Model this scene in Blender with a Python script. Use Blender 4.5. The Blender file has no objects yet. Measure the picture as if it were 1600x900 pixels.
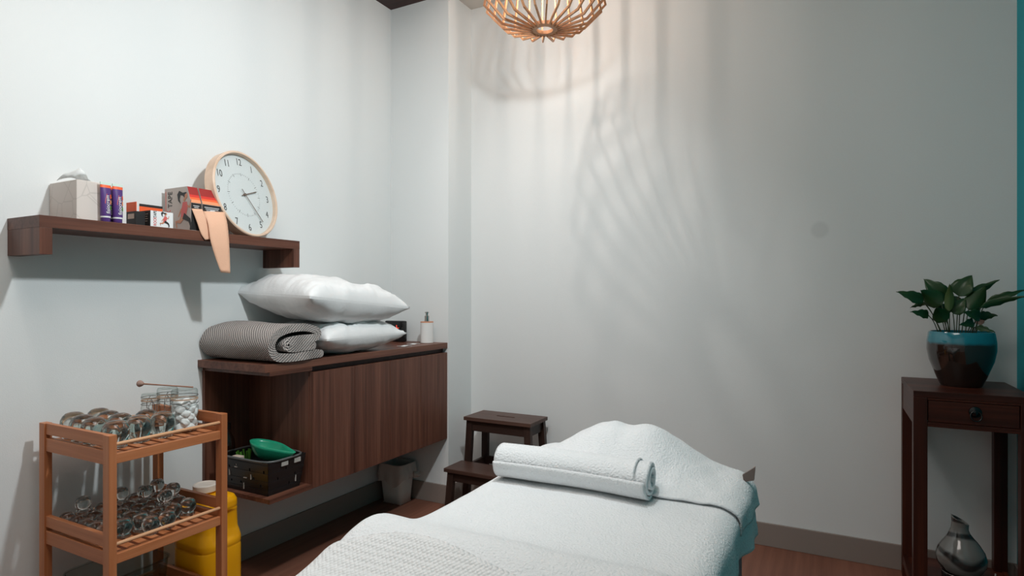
import bpy, bmesh, math, random
from mathutils import Vector, Matrix, noise
random.seed(7)
PI = math.pi
S = bpy.context.scene
COL = S.collection
# ---------------------------------------------------------------- camera
TH, F, YH, EYE = 0.4878, 935.9, 461.4, 1.15
cs, sn = math.cos(TH), math.sin(TH)
cam = bpy.data.objects.new('camera', bpy.data.cameras.new('camera'))
COL.objects.link(cam)
cam.location = (0, 0, EYE); cam.rotation_euler = (PI/2, 0, TH)
cam.data.sensor_width = 36; cam.data.lens = F/1600*36; cam.data.shift_y = (YH-450)/1600
cam.data.clip_start = .02
S.camera = cam
# ---------------------------------------------------------------- world, lamps, exposure
w = bpy.data.worlds.new('world'); S.world = w; w.use_nodes = True
w.node_tree.nodes['Background'].inputs[0].default_value = (.5, .6, .7, 1)
w.node_tree.nodes['Background'].inputs[1].default_value = .3
S.view_settings.view_transform = 'Standard'; S.view_settings.look = 'None'
S.cycles.transparent_max_bounces = 48
S.view_settings.exposure = 0.0; S.view_settings.gamma = 1; S.view_settings.use_curve_mapping = False

def lamp(name, kind, loc, energy, color, size=.03, target=None, angle=150, blend=.6, shape=None):
    d = bpy.data.lights.new(name, kind); d.energy = energy; d.color = color
    if kind == 'AREA':
        d.size = size
    else:
        d.shadow_soft_size = size
    if kind == 'SPOT':
        d.spot_size = math.radians(angle); d.spot_blend = blend
    o = bpy.data.objects.new(name, d); COL.objects.link(o); o.location = loc
    if target is not None:
        o.rotation_euler = (Vector(target)-Vector(loc)).to_track_quat('-Z', 'Y').to_euler()
    return o
WARM = (1, .84, .74); COOL = (.90, .97, 1.0); NEUT = (1, .91, .85)
lamp('bed_downlight', 'SPOT', (-.65, 1.30, 2.455), 90, COOL, .045, (-2.15, 1.85, .95), 150, 1.0)
lamp('near_wall_downlight', 'SPOT', (-1.46, .58, 2.80), 15, NEUT, .06, (-1.80, .62, 0), 110, .9)
lamp('corner_downlight', 'SPOT', (-1.47, 2.12, 3.08), 34, NEUT, .02, (-1.12, 2.75, 1.3), 75, 1.0)
lamp('added_room_fill', 'AREA', (-.75, .5, 3.08), 25, (1, .91, .86), 1.2, (-.75, .51, 0))  # added unseen soft fill that lifts the shade under the cabinet
BULB = 650

# ---------------------------------------------------------------- materials
def mat(name, color, rough=.6, metal=0, bump=None, bscale=80, spec=.5, coat=0, trans=0, ior=1.45, sheen=0, emit=None, estr=0, var=0, vscale=4):
    m = bpy.data.materials.new(name); m.use_nodes = True
    nt = m.node_tree; b = nt.nodes['Principled BSDF']
    c = tuple(color)+(1,) if len(color) == 3 else color
    b.inputs['Base Color'].default_value = c
    b.inputs['Roughness'].default_value = rough; b.inputs['Metallic'].default_value = metal
    b.inputs['Specular IOR Level'].default_value = spec
    b.inputs['Coat Weight'].default_value = coat; b.inputs['Coat Roughness'].default_value = .08
    b.inputs['Transmission Weight'].default_value = trans; b.inputs['IOR'].default_value = ior
    b.inputs['Sheen Weight'].default_value = sheen
    if emit:
        b.inputs['Emission Color'].default_value = tuple(emit)+(1,); b.inputs['Emission Strength'].default_value = estr
    tc = nt.nodes.new('ShaderNodeTexCoord')
    n = nt.nodes.new('ShaderNodeTexNoise'); n.inputs['Scale'].default_value = vscale; n.inputs['Detail'].default_value = 4
    nt.links.new(tc.outputs['Object'], n.inputs['Vector'])
    mx = nt.nodes.new('ShaderNodeMix'); mx.data_type = 'RGBA'
    mx.inputs[6].default_value = tuple(max(0, x*(1-var)) for x in c[:3])+(1,)
    mx.inputs[7].default_value = tuple(min(1, x*(1+var)) for x in c[:3])+(1,)
    nt.links.new(n.outputs['Fac'], mx.inputs[0]); nt.links.new(mx.outputs[2], b.inputs['Base Color'])
    if bump:
        n2 = nt.nodes.new('ShaderNodeTexNoise'); n2.inputs['Scale'].default_value = bscale; n2.inputs['Detail'].default_value = 3
        nt.links.new(tc.outputs['Object'], n2.inputs['Vector'])
        bp = nt.nodes.new('ShaderNodeBump'); bp.inputs['Strength'].default_value = bump; bp.inputs['Distance'].default_value = .004
        nt.links.new(n2.outputs['Fac'], bp.inputs['Height']); nt.links.new(bp.outputs['Normal'], b.inputs['Normal'])
    return m

def wood(name, dark, mid, light, axis='Z', rough=.45, fine=70, coat=0, bump=.15, spec=.4):
    m = bpy.data.materials.new(name); m.use_nodes = True
    nt = m.node_tree; b = nt.nodes['Principled BSDF']
    b.inputs['Roughness'].default_value = rough; b.inputs['Coat Weight'].default_value = coat
    b.inputs['Specular IOR Level'].default_value = spec
    tc = nt.nodes.new('ShaderNodeTexCoord'); mp = nt.nodes.new('ShaderNodeMapping')
    sc = {'X': (.03, 1, 1), 'Y': (1, .03, 1), 'Z': (1, 1, .03)}[axis]
    mp.inputs['Scale'].default_value = sc
    nt.links.new(tc.outputs['Object'], mp.inputs['Vector'])
    n = nt.nodes.new('ShaderNodeTexNoise'); n.inputs['Scale'].default_value = fine; n.inputs['Detail'].default_value = 6; n.inputs['Roughness'].default_value = .65
    nt.links.new(mp.outputs['Vector'], n.inputs['Vector'])
    n2 = nt.nodes.new('ShaderNodeTexNoise'); n2.inputs['Scale'].default_value = fine*.22; n2.inputs['Detail'].default_value = 3; n2.inputs['Distortion'].default_value = .6
    nt.links.new(mp.outputs['Vector'], n2.inputs['Vector'])
    ad = nt.nodes.new('ShaderNodeMath'); ad.operation = 'MULTIPLY_ADD'; ad.inputs[1].default_value = .5
    h = nt.nodes.new('ShaderNodeMath'); h.operation = 'MULTIPLY'; h.inputs[1].default_value = .5
    nt.links.new(n2.outputs['Fac'], h.inputs[0])
    nt.links.new(n.outputs['Fac'], ad.inputs[0]); nt.links.new(h.outputs[0], ad.inputs[2])
    r = nt.nodes.new('ShaderNodeValToRGB'); e = r.color_ramp.elements
    e[0].position = .36; e[0].color = tuple(dark)+(1,); e[1].position = .64; e[1].color = tuple(light)+(1,)
    k = e.new(.5); k.color = tuple(mid)+(1,)
    nt.links.new(ad.outputs[0], r.inputs['Fac']); nt.links.new(r.outputs['Color'], b.inputs['Base Color'])
    bp = nt.nodes.new('ShaderNodeBump'); bp.inputs['Strength'].default_value = bump; bp.inputs['Distance'].default_value = .002
    nt.links.new(n.outputs['Fac'], bp.inputs['Height']); nt.links.new(bp.outputs['Normal'], b.inputs['Normal'])
    return m

def thin_glass(name, tint=(.98, .99, .985), edge=(.60, .66, .64), refl=1.0, rough=.02):
    """thin-walled clear glass: sees straight through, tints and mirrors at grazing angles"""
    m = bpy.data.materials.new(name); m.use_nodes = True
    nt = m.node_tree; nt.nodes.clear()
    out = nt.nodes.new('ShaderNodeOutputMaterial'); tr = nt.nodes.new('ShaderNodeBsdfTransparent')
    gl = nt.nodes.new('ShaderNodeBsdfGlossy'); gl.inputs['Roughness'].default_value = rough
    lw = nt.nodes.new('ShaderNodeLayerWeight'); lw.inputs['Blend'].default_value = .25
    mc = nt.nodes.new('ShaderNodeMix'); mc.data_type = 'RGBA'
    mc.inputs[6].default_value = tuple(tint)+(1,); mc.inputs[7].default_value = tuple(edge)+(1,)
    nt.links.new(lw.outputs['Facing'], mc.inputs[0]); nt.links.new(mc.outputs[2], tr.inputs['Color'])
    pw = nt.nodes.new('ShaderNodeMath'); pw.operation = 'POWER'; pw.inputs[1].default_value = 4
    nt.links.new(lw.outputs['Facing'], pw.inputs[0])
    mu = nt.nodes.new('ShaderNodeMath'); mu.operation = 'MULTIPLY_ADD'; mu.inputs[1].default_value = refl*.6; mu.inputs[2].default_value = refl*.05; mu.use_clamp = True
    nt.links.new(pw.outputs[0], mu.inputs[0])
    mx = nt.nodes.new('ShaderNodeMixShader')
    nt.links.new(mu.outputs[0], mx.inputs[0]); nt.links.new(tr.outputs[0], mx.inputs[1]); nt.links.new(gl.outputs[0], mx.inputs[2])
    nt.links.new(mx.outputs[0], out.inputs['Surface'])
    return m

def blend_color(m, builder):
    nt = m.node_tree; b = nt.nodes['Principled BSDF']; builder(nt, b)
    return m

WALL = (.74, .76, .755)
M = {}
M['wall'] = mat('wall_paint', WALL, .75, bump=.12, bscale=350, spec=.25)
M['wall_back'] = mat('wall_paint_back', WALL, .75, bump=.12, bscale=350, spec=.25)
def round_patch(nt, b):
    tc = nt.nodes.new('ShaderNodeTexCoord'); vm = nt.nodes.new('ShaderNodeVectorMath'); vm.operation = 'DISTANCE'
    vm.inputs[1].default_value = PATCH
    nt.links.new(tc.outputs['Object'], vm.inputs[0])
    r = nt.nodes.new('ShaderNodeValToRGB'); r.color_ramp.elements[0].position = .028; r.color_ramp.elements[0].color = (.66, .68, .675, 1)
    r.color_ramp.elements[1].position = .042; r.color_ramp.elements[1].color = WALL+(1,)
    nt.links.new(vm.outputs['Value'], r.inputs['Fac']); nt.links.new(r.outputs['Color'], b.inputs['Base Color'])
M['teal_wall'] = mat('teal_paint', (.0, .30, .36), .6, bump=.1, bscale=300)
M['ceiling'] = mat('ceiling_paint', (.62, .58, .53), .8)
M['skirting'] = mat('taupe_skirting', (.27, .222, .195), .6)
M['dark_ceiling'] = wood('dark_ceiling_wood', (.022, .006, .005), (.035, .010, .008), (.05, .015, .012), 'X', .5)
M['walnut'] = wood('walnut_vertical', (.058, .020, .012), (.118, .044, .027), (.18, .074, .046), 'Z', .42)
M['walnut_y'] = wood('walnut_along', (.058, .020, .012), (.118, .044, .027), (.18, .074, .046), 'Y', .42)
M['walnut_x'] = wood('walnut_across', (.058, .020, .012), (.118, .044, .027), (.18, .074, .046), 'X', .42)
M['floor'] = wood('floor_boards', (.15, .058, .036), (.20, .082, .052), (.25, .105, .068), 'Y', .5, 45)
BA = ((.36, .115, .04), (.46, .165, .065), (.56, .225, .10))
M['bamboo_z'] = wood('bamboo_upright', *BA, 'Z', .4, 60); M['bamboo_y'] = wood('bamboo_along', *BA, 'Y', .4, 60); M['bamboo_x'] = wood('bamboo_across', *BA, 'X', .4, 60)
M['rod'] = wood('pale_rod', (.55, .29, .15), (.68, .38, .21), (.75, .45, .27), 'Y', .4, 60)
M['rib'] = wood('rib_ply', (.42, .19, .085), (.55, .27, .13), (.66, .36, .19), 'Z', .5, 50)
MH = ((.022, .006, .004), (.05, .012, .007), (.11, .028, .014))
M['mah_x'] = wood('mahogany_across', *MH, 'X', .38, 30, spec=.25); M['mah_y'] = wood('mahogany_deep', *MH, 'Y', .38, 30, spec=.25); M['mah_z'] = wood('mahogany_upright', *MH, 'Z', .38, 30, spec=.25)
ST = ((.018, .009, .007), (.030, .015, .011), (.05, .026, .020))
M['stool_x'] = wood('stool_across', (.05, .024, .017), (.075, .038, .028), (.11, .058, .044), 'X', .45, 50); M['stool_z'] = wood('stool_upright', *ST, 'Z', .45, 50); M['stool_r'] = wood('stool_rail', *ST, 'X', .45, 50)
M['towel'] = mat('white_towel', (.78, .80, .81), .95, bump=1.0, bscale=190, sheen=.3, spec=.1)
M['pillow'] = mat('white_cotton', (.78, .79, .79), .85, bump=.25, bscale=60, spec=.2)
M['white_plastic'] = mat('white_plastic', (.78, .77, .75), .35)
M['bin'] = mat('pale_grey_plastic', (.66, .65, .62), .45)
M['bag'] = mat('thin_bag', (.66, .60, .56), .3, trans=.0, bump=.4, bscale=30)
M['bag'].node_tree.nodes['Principled BSDF'].inputs['Alpha'].default_value = .72
M['black'] = mat('black_plastic', (.012, .012, .013), .35)
M['black_gloss'] = mat('black_gloss', (.01, .01, .011), .08)
M['ink'] = mat('dark_ink', (.02, .018, .018), .5)
M['white_ink'] = mat('white_ink', (.80, .80, .80), .5)
M['red_ink'] = mat('red_ink', (.62, .03, .02), .5)
M['dark_red'] = mat('dark_red_card', (.30, .012, .012), .4)
M['red_led'] = mat('red_led', (.8, .05, .03), .4, emit=(1, .06, .03), estr=2.5)
M['grey_led'] = mat('faint_digit', (.18, .17, .16), .4)
M['green_bowl'] = mat('green_bowl_plastic', (.02, .32, .18), .25)
M['leafy'] = mat('fresh_green', (.08, .25, .03), .5)
M['yellow'] = mat('yellow_plastic', (.93, .42, .004), .32, bump=.03, bscale=20)
M['yellow'].node_tree.nodes['Principled BSDF'].inputs['Subsurface Weight'].default_value = 0
M['cap'] = mat('milky_cap', (.75, .66, .58), .4)
M['chrome'] = mat('chrome', (.55, .53, .50), .15, metal=1)
M['wire'] = mat('steel_wire', (.22, .21, .20), .3, metal=1)
M['bronze'] = mat('dark_bronze', (.05, .05, .05), .2, metal=1)
M['cork'] = mat('copper_collar', (.62, .27, .15), .4)
M['brass'] = mat('brown_hand', (.12, .07, .045), .45)
M['clock_rim'] = wood('pale_birch', (.62, .44, .32), (.72, .53, .40), (.78, .60, .47), 'Y', .45, 25)
M['clock_face'] = mat('clock_face', (.72, .75, .75), .5)
M['tick'] = mat('tick_ink', (.10, .10, .10), .5)
M['glass'] = thin_glass('cup_glass')
def solid_glass(name, tint):
    m = bpy.data.materials.new(name); m.use_nodes = True; b = m.node_tree.nodes['Principled BSDF']
    b.inputs['Base Color'].default_value = tint+(1,); b.inputs['Roughness'].default_value = .01
    b.inputs['Transmission Weight'].default_value = 1; b.inputs['IOR'].default_value = 1.45
    return m
M['cup'] = solid_glass('clear_cup_glass', (.93, .965, .95))
M['cup_small'] = solid_glass('small_clear_cup_glass', (.93, .92, .90))
M['glass_grey'] = thin_glass('small_cup_glass', (.94, .93, .915), (.42, .39, .37))
M['glass_green'] = thin_glass('green_bottom_glass', (.72, .80, .76), (.40, .48, .44))
M['pane'] = thin_glass('clock_pane', (.99, .99, .99), (.85, .9, .9), .7, .01)
M['clear'] = thin_glass('clear_bottle', (.85, .86, .86), (.35, .35, .35))
M['tub'] = thin_glass('frosted_tub', (.86, .89, .88), (.66, .70, .69), .6, .2)
M['cotton'] = mat('cotton_wool', (.85, .86, .86), 1, bump=.8, bscale=90, sheen=.4)
M['card'] = mat('beige_card', (.62, .50, .42), .6)
M['card_grey'] = mat('grey_beige_card', (.52, .45, .41), .55)
M['white_card'] = mat('white_card', (.76, .78, .78), .5)
M['orange_card'] = mat('orange_card', (.85, .12, .03), .45)
M['peach_card'] = mat('peach_card', (.80, .30, .14), .45)
M['tape'] = mat('skin_tone_tape', (.78, .46, .31), .7, bump=.3, bscale=200)
M['purple'] = mat('purple_tube', (.085, .035, .18), .35)
M['mint'] = mat('pale_tube_end', (.62, .75, .68), .35)
M['skin_print'] = mat('skin_print', (.55, .24, .14), .5)
M['pink_print'] = mat('pink_print', (.62, .12, .11), .5)
M['soil'] = mat('soil', (.02, .014, .01), .95, bump=.8, bscale=60)
M['leaf'] = mat('leaf_green', (.014, .055, .014), .35, var=.3, vscale=18)
M['leaf_pale'] = mat('pale_leaf', (.06, .11, .03), .4)
M['dry'] = mat('faded_flower', (.34, .22, .18), .8)
M['stem'] = mat('leaf_stem', (.03, .05, .016), .5)
M['teal_vinyl'] = mat('teal_vinyl', (.004, .12, .17), .45)
M['vinyl'] = mat('brown_vinyl', (.16, .12, .105), .4)
M['bulb'] = mat('lit_bulb', (1, .9, .8), .4, emit=WARM, estr=BULB)
M['cord'] = mat('fabric_cord', (.6, .58, .55), .7)

def translucent(nt, b):
    out = nt.nodes['Material Output']; tl = nt.nodes.new('ShaderNodeBsdfTranslucent'); tl.inputs['Color'].default_value = (.9, .92, .92, 1)
    mx = nt.nodes.new('ShaderNodeMixShader'); mx.inputs[0].default_value = .45
    nt.links.new(b.outputs[0], mx.inputs[1]); nt.links.new(tl.outputs[0], mx.inputs[2]); nt.links.new(mx.outputs[0], out.inputs['Surface'])
M['tissue'] = blend_color(mat('tissue_paper', (.9, .92, .92), .8), translucent)
def tissue_print(nt, b):
    tc = nt.nodes.new('ShaderNodeTexCoord'); v = nt.nodes.new('ShaderNodeTexVoronoi'); v.feature = 'DISTANCE_TO_EDGE'; v.inputs['Scale'].default_value = 16
    nt.links.new(tc.outputs['Object'], v.inputs['Vector'])
    r = nt.nodes.new('ShaderNodeValToRGB'); r.color_ramp.elements[0].color = (.52, .47, .43, 1); r.color_ramp.elements[0].position = .0
    r.color_ramp.elements[1].color = (.64, .575, .53, 1); r.color_ramp.elements[1].position = .03
    nt.links.new(v.outputs['Distance'], r.inputs['Fac']); nt.links.new(r.outputs['Color'], b.inputs['Base Color'])
M['tissue_card'] = blend_color(mat('tissue_carton', (.7, .7, .7), .55), tissue_print)

def herring(nt, b):
    # woven diagonal dashes, dark yarn on pale yarn, in cloth (UV) space
    tc = nt.nodes.new('ShaderNodeTexCoord'); sp = nt.nodes.new('ShaderNodeSeparateXYZ')
    nt.links.new(tc.outputs['UV'], sp.inputs[0])
    def math_(op, a, bb):
        n = nt.nodes.new('ShaderNodeMath'); n.operation = op
        for i, x in enumerate((a, bb)):
            if isinstance(x, (int, float)): n.inputs[i].default_value = x
            elif x is not None: nt.links.new(x, n.inputs[i])
        return n.outputs[0]
    u = sp.outputs['X']; v = sp.outputs['Y']
    a = math_('SINE', math_('ADD', math_('MULTIPLY', u, 520), math_('MULTIPLY', v, 420)), None)
    c = math_('SINE', math_('SUBTRACT', math_('MULTIPLY', u, 560), math_('MULTIPLY', v, 900)), None)
    s_ = math_('ADD', math_('MULTIPLY', a, .8), math_('MULTIPLY', c, .8))
    r = nt.nodes.new('ShaderNodeValToRGB'); r.color_ramp.elements[0].position = .35; r.color_ramp.elements[0].color = (.10, .095, .095, 1)
    r.color_ramp.elements[1].position = .6; r.color_ramp.elements[1].color = (.55, .50, .47, 1)
    k = math_('ADD', math_('MULTIPLY', s_, .4), .5)
    nt.links.new(k, r.inputs['Fac']); nt.links.new(r.outputs['Color'], b.inputs['Base Color'])
    bp = nt.nodes.new('ShaderNodeBump'); bp.inputs['Strength'].default_value = .6; bp.inputs['Distance'].default_value = .003
    nt.links.new(k, bp.inputs['Height']); nt.links.new(bp.outputs['Normal'], b.inputs['Normal'])
M['blanket'] = blend_color(mat('woven_blanket', (.4, .4, .4), .95, spec=.1), herring)

def waffle(nt, b):
    tc = nt.nodes.new('ShaderNodeTexCoord'); v = nt.nodes.new('ShaderNodeTexVoronoi'); v.inputs['Scale'].default_value = 150; v.inputs['Randomness'].default_value = .25
    mp = nt.nodes.new('ShaderNodeMapping'); mp.inputs['Rotation'].default_value = (0, 0, .75)
    nt.links.new(tc.outputs['Object'], mp.inputs['Vector']); nt.links.new(mp.outputs['Vector'], v.inputs['Vector'])
    bp = nt.nodes.new('ShaderNodeBump'); bp.inputs['Strength'].default_value = .9; bp.inputs['Distance'].default_value = .004; bp.invert = True
    nt.links.new(v.outputs['Distance'], bp.inputs['Height']); nt.links.new(bp.outputs['Normal'], b.inputs['Normal'])
M['waffle'] = blend_color(mat('waffle_towel', (.76, .77, .77), .95, sheen=.2, spec=.1), waffle)

def swirl(nt, b):
    tc = nt.nodes.new('ShaderNodeTexCoord'); wv = nt.nodes.new('ShaderNodeTexWave'); wv.inputs['Scale'].default_value = 5.5
    wv.inputs['Distortion'].default_value = 7; wv.inputs['Detail'].default_value = 1; wv.inputs['Detail Scale'].default_value = .7
    wv.wave_type = 'RINGS'
    nt.links.new(tc.outputs['Object'], wv.inputs['Vector'])
    r = nt.nodes.new('ShaderNodeValToRGB'); r.color_ramp.elements[0].position = .05; r.color_ramp.elements[0].color = (.03, .03, .03, 1)
    r.color_ramp.elements[1].position = .30; r.color_ramp.elements[1].color = (.20, .20, .19, 1)
    nt.links.new(wv.outputs['Fac'], r.inputs['Fac']); nt.links.new(r.outputs['Color'], b.inputs['Base Color'])
M['swirl'] = blend_color(mat('swirled_glass', (.2, .2, .2), .12, coat=.6), swirl)

def glaze(nt, b):
    tc = nt.nodes.new('ShaderNodeTexCoord'); sp = nt.nodes.new('ShaderNodeSeparateXYZ'); nt.links.new(tc.outputs['Object'], sp.inputs[0])
    n = nt.nodes.new('ShaderNodeTexNoise'); n.inputs['Scale'].default_value = 30; nt.links.new(tc.outputs['Object'], n.inputs['Vector'])
    a = nt.nodes.new('ShaderNodeMath'); a.operation = 'MULTIPLY_ADD'; a.inputs[1].default_value = .008
    nt.links.new(n.outputs['Fac'], a.inputs[0]); nt.links.new(sp.outputs['Z'], a.inputs[2])
    r = nt.nodes.new('ShaderNodeValToRGB'); e = r.color_ramp.elements
    e[0].position = .160; e[0].color = (.022, .013, .010, 1); e[1].position = .170; e[1].color = (.01, .19, .25, 1)
    nt.links.new(a.outputs[0], r.inputs['Fac']); nt.links.new(r.outputs['Color'], b.inputs['Base Color'])
M['glaze'] = blend_color(mat('two_tone_glaze', (.1, .1, .1), .07, coat=.8), glaze)

# ---------------------------------------------------------------- mesh helpers
class MB:
    def __init__(s): s.bm = bmesh.new(); s.uv = None
    def box(s, x0, y0, z0, x1, y1, z1, bev=0):
        x0, x1 = min(x0, x1), max(x0, x1); y0, y1 = min(y0, y1), max(y0, y1); z0, z1 = min(z0, z1), max(z0, z1)
        t = bmesh.new()
        vs = [t.verts.new((x, y, z)) for x in (x0, x1) for y in (y0, y1) for z in (z0, z1)]
        for f in ((0, 1, 3, 2), (4, 6, 7, 5), (0, 4, 5, 1), (2, 3, 7, 6), (0, 2, 6, 4), (1, 5, 7, 3)):
            t.faces.new([vs[i] for i in f])
        bmesh.ops.recalc_face_normals(t, faces=t.faces)
        if bev: bmesh.ops.bevel(t, geom=list(t.edges), offset=bev, segments=2, profile=.5, affect='EDGES')
        s.merge(t); return s
    def merge(s, t, mtx=None):
        if mtx is not None: bmesh.ops.transform(t, matrix=mtx, verts=t.verts)
        me = bpy.data.meshes.new('t'); t.to_mesh(me); t.free(); s.bm.from_mesh(me); bpy.data.meshes.remove(me)
    def hexa(s, bot, top):
        vs = [s.bm.verts.new(p) for p in list(bot)+list(top)]; n = len(bot)
        s.bm.faces.new(vs[:n][::-1]); s.bm.faces.new(vs[n:])
        for i in range(n): s.bm.faces.new((vs[i], vs[(i+1) % n], vs[n+(i+1) % n], vs[n+i]))
        return s
    def prism(s, pts, d):
        """closed polygon pts (3D), extruded by vector d"""
        d = Vector(d); return s.hexa([Vector(p) for p in pts], [Vector(p)+d for p in pts])
    def lathe(s, prof, c=(0, 0, 0), seg=32, sx=1, sy=1):
        c = Vector(c); rings = []
        for r, z in prof:
            if r < 1e-6: rings.append([s.bm.verts.new(c+Vector((0, 0, z)))])
            else: rings.append([s.bm.verts.new(c+Vector((r*sx*math.cos(2*PI*i/seg), r*sy*math.sin(2*PI*i/seg), z))) for i in range(seg)])
        for a, b in zip(rings, rings[1:]):
            for i in range(seg):
                j = (i+1) % seg
                if len(a) == 1 and len(b) == 1: continue
                if len(a) == 1: s.bm.faces.new((a[0], b[j], b[i]))
                elif len(b) == 1: s.bm.faces.new((a[i], a[j], b[0]))
                else: s.bm.faces.new((a[i], a[j], b[j], b[i]))
        return s
    def tube(s, pts, r, seg=8, closed=False, flat=1):
        pts = [Vector(p) for p in pts]; n = len(pts); rings = []
        rr = r if isinstance(r, (list, tuple)) else [r]*n
        up = Vector((0, 0, 1)); prev = None
        for i, p in enumerate(pts):
            if closed: t = pts[(i+1) % n]-pts[i-1]
            else: t = pts[min(i+1, n-1)]-pts[max(i-1, 0)]
            t.normalize()
            if prev is None: a = t.cross(up if abs(t.z) < .95 else Vector((1, 0, 0))).normalized()
            else: a = (prev-t*prev.dot(t)).normalized()
            prev = a; b = t.cross(a)
            rings.append([s.bm.verts.new(p+(a*math.cos(2*PI*k/seg)+b*math.sin(2*PI*k/seg)*flat)*rr[i]) for k in range(seg)])
        m = n if closed else n-1
        for i in range(m):
            A, B = rings[i], rings[(i+1) % n]
            for k in range(seg): s.bm.faces.new((A[k], A[(k+1) % seg], B[(k+1) % seg], B[k]))
        if not closed:
            s.bm.faces.new(rings[0][::-1]); s.bm.faces.new(rings[-1])
        return s
    def grid(s, fn, nu, nv, uv=None, closed_u=False):
        lay = s.bm.loops.layers.uv.verify() if uv else None
        V = [[s.bm.verts.new(fn(i/nu, j/nv)) for j in range(nv+1)] for i in range(nu+(0 if closed_u else 1))]
        L = len(V)
        for i in range(nu):
            for j in range(nv):
                i2 = (i+1) % L
                try: f = s.bm.faces.new((V[i][j], V[i2][j], V[i2][j+1], V[i][j+1]))
                except ValueError: continue
                if uv:
                    for lp, (a, b) in zip(f.loops, ((i, j), (i+1, j), (i+1, j+1), (i, j+1))): lp[lay].uv = uv(a/nu, b/nv)
        return s
    def sphere(s, c, r, sub=2, sc=(1, 1, 1)):
        t = bmesh.new(); bmesh.ops.create_icosphere(t, subdivisions=sub, radius=r)
        s.merge(t, Matrix.Translation(c) @ Matrix.Diagonal((*sc, 1))); return s

def part(name, mb, m, parent=None, label=None, smooth=None, solid=0, fix=True, sub=0):
    me = bpy.data.meshes.new(name); bm = mb.bm
    if fix: bmesh.ops.recalc_face_normals(bm, faces=bm.faces)
    if parent is None:
        xs = [v.co for v in bm.verts]
        o0 = Vector(((min(v.x for v in xs)+max(v.x for v in xs))/2, (min(v.y for v in xs)+max(v.y for v in xs))/2, min(v.z for v in xs)))
    else:
        o0 = Vector(parent['wloc'])
    bmesh.ops.translate(bm, vec=-o0, verts=bm.verts)
    if smooth is not None:
        for f in bm.faces: f.smooth = True
    bm.to_mesh(me); bm.free()
    o = bpy.data.objects.new(name, me); COL.objects.link(o)
    me.materials.append(m if not isinstance(m, str) else M[m])
    if smooth is not None and smooth < 180:
        me.set_sharp_from_angle(angle=math.radians(smooth))
    if parent is not None: o.parent = parent; o['wloc'] = list(parent['wloc'])
    else: o.location = o0; o['wloc'] = list(o0)
    if label: o['label'] = label
    if solid:
        md = o.modifiers.new('solid', 'SOLIDIFY'); md.thickness = abs(solid); md.offset = -1 if solid > 0 else 0
    if sub:
        md = o.modifiers.new('sub', 'SUBSURF'); md.levels = sub; md.render_levels = sub
    return o
def thing(name, label, cat, loc, group=None):
    o = bpy.data.objects.new(name, None); COL.objects.link(o); o.location = loc; o['wloc'] = list(loc)
    o.empty_display_size = .05
    return tag(o, label, cat, group)
def tag(o, label, cat, group=None):
    o['label'] = label; o['category'] = cat
    if group: o['group'] = group
    return o
def struct(name, mb, m, parent=None, **k):
    o = part(name, mb, m, parent, **k); o['kind'] = 'structure'; return o
def dup(root, loc, rz=0, label=None):
    r = root.copy(); COL.objects.link(r); r.location = loc; r.rotation_euler = (0, 0, rz); r['wloc'] = list(loc)
    if label: r['label'] = label
    for ch in list(root.children):
        c = ch.copy(); COL.objects.link(c); c.parent = r
        for g in list(ch.children):
            d = g.copy(); COL.objects.link(d); d.parent = c
    return r
def at(px, py, X=None, Y=None, z=None):
    """a real-world point from a photo measurement plus one known coordinate"""
    t = (px-800)/F
    if X is not None: Y = X*(cs+t*sn)/(t*cs-sn)
    elif Y is not None: X = Y*(t*cs-sn)/(cs+t*sn)
    else:
        pF = F*(EYE-z)/(py-YH); pR = t*pF; return Vector((cs*pR-sn*pF, sn*pR+cs*pF, z))
    pF = -sn*X+cs*Y
    return Vector((X, Y, EYE-(py-YH)*pF/F))
def text(name, body, size, m, parent, origin, right, up, label=None, depth=.0004, align='CENTER', sx=1):
    """flat printed lettering: 'right' is the reading direction, 'up' the top of the letters"""
    cu = bpy.data.curves.new(name, 'FONT'); cu.body = body; cu.size = size; cu.align_x = align; cu.align_y = 'CENTER'; cu.extrude = depth; cu.resolution_u = 3
    tmp = bpy.data.objects.new('tmp', cu); COL.objects.link(tmp)
    dg = bpy.context.evaluated_depsgraph_get(); me = bpy.data.meshes.new_from_object(tmp.evaluated_get(dg))
    bpy.data.objects.remove(tmp); bpy.data.curves.remove(cu)
    bm = bmesh.new(); bm.from_mesh(me); bpy.data.meshes.remove(me)
    r = Vector(right).normalized(); u = Vector(up).normalized(); n = r.cross(u)
    mx = Matrix(((r.x*sx, u.x, n.x, origin[0]), (r.y*sx, u.y, n.y, origin[1]), (r.z*sx, u.z, n.z, origin[2]), (0, 0, 0, 1)))
    bmesh.ops.transform(bm, matrix=mx, verts=bm.verts)
    mb = MB(); mb.bm.free(); mb.bm = bm
    return part(name, mb, m, parent, label, fix=False)
def smoothstep(a, b, x):
    t = max(0, min(1, (x-a)/(b-a))); return t*t*(3-2*t)
def catmull(pts, n=6):
    pts = [Vector(p) for p in pts]; out = []
    P = [pts[0]*2-pts[1]]+pts+[pts[-1]*2-pts[-2]]
    for i in range(1, len(P)-2):
        for k in range(n):
            t = k/n; a, b, c, d = P[i-1], P[i], P[i+1], P[i+2]
            out.append(.5*((2*b)+(c-a)*t+(2*a-5*b+4*c-d)*t*t+(3*b-a-3*c+d)*t**3))
    out.append(pts[-1]); return out

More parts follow.
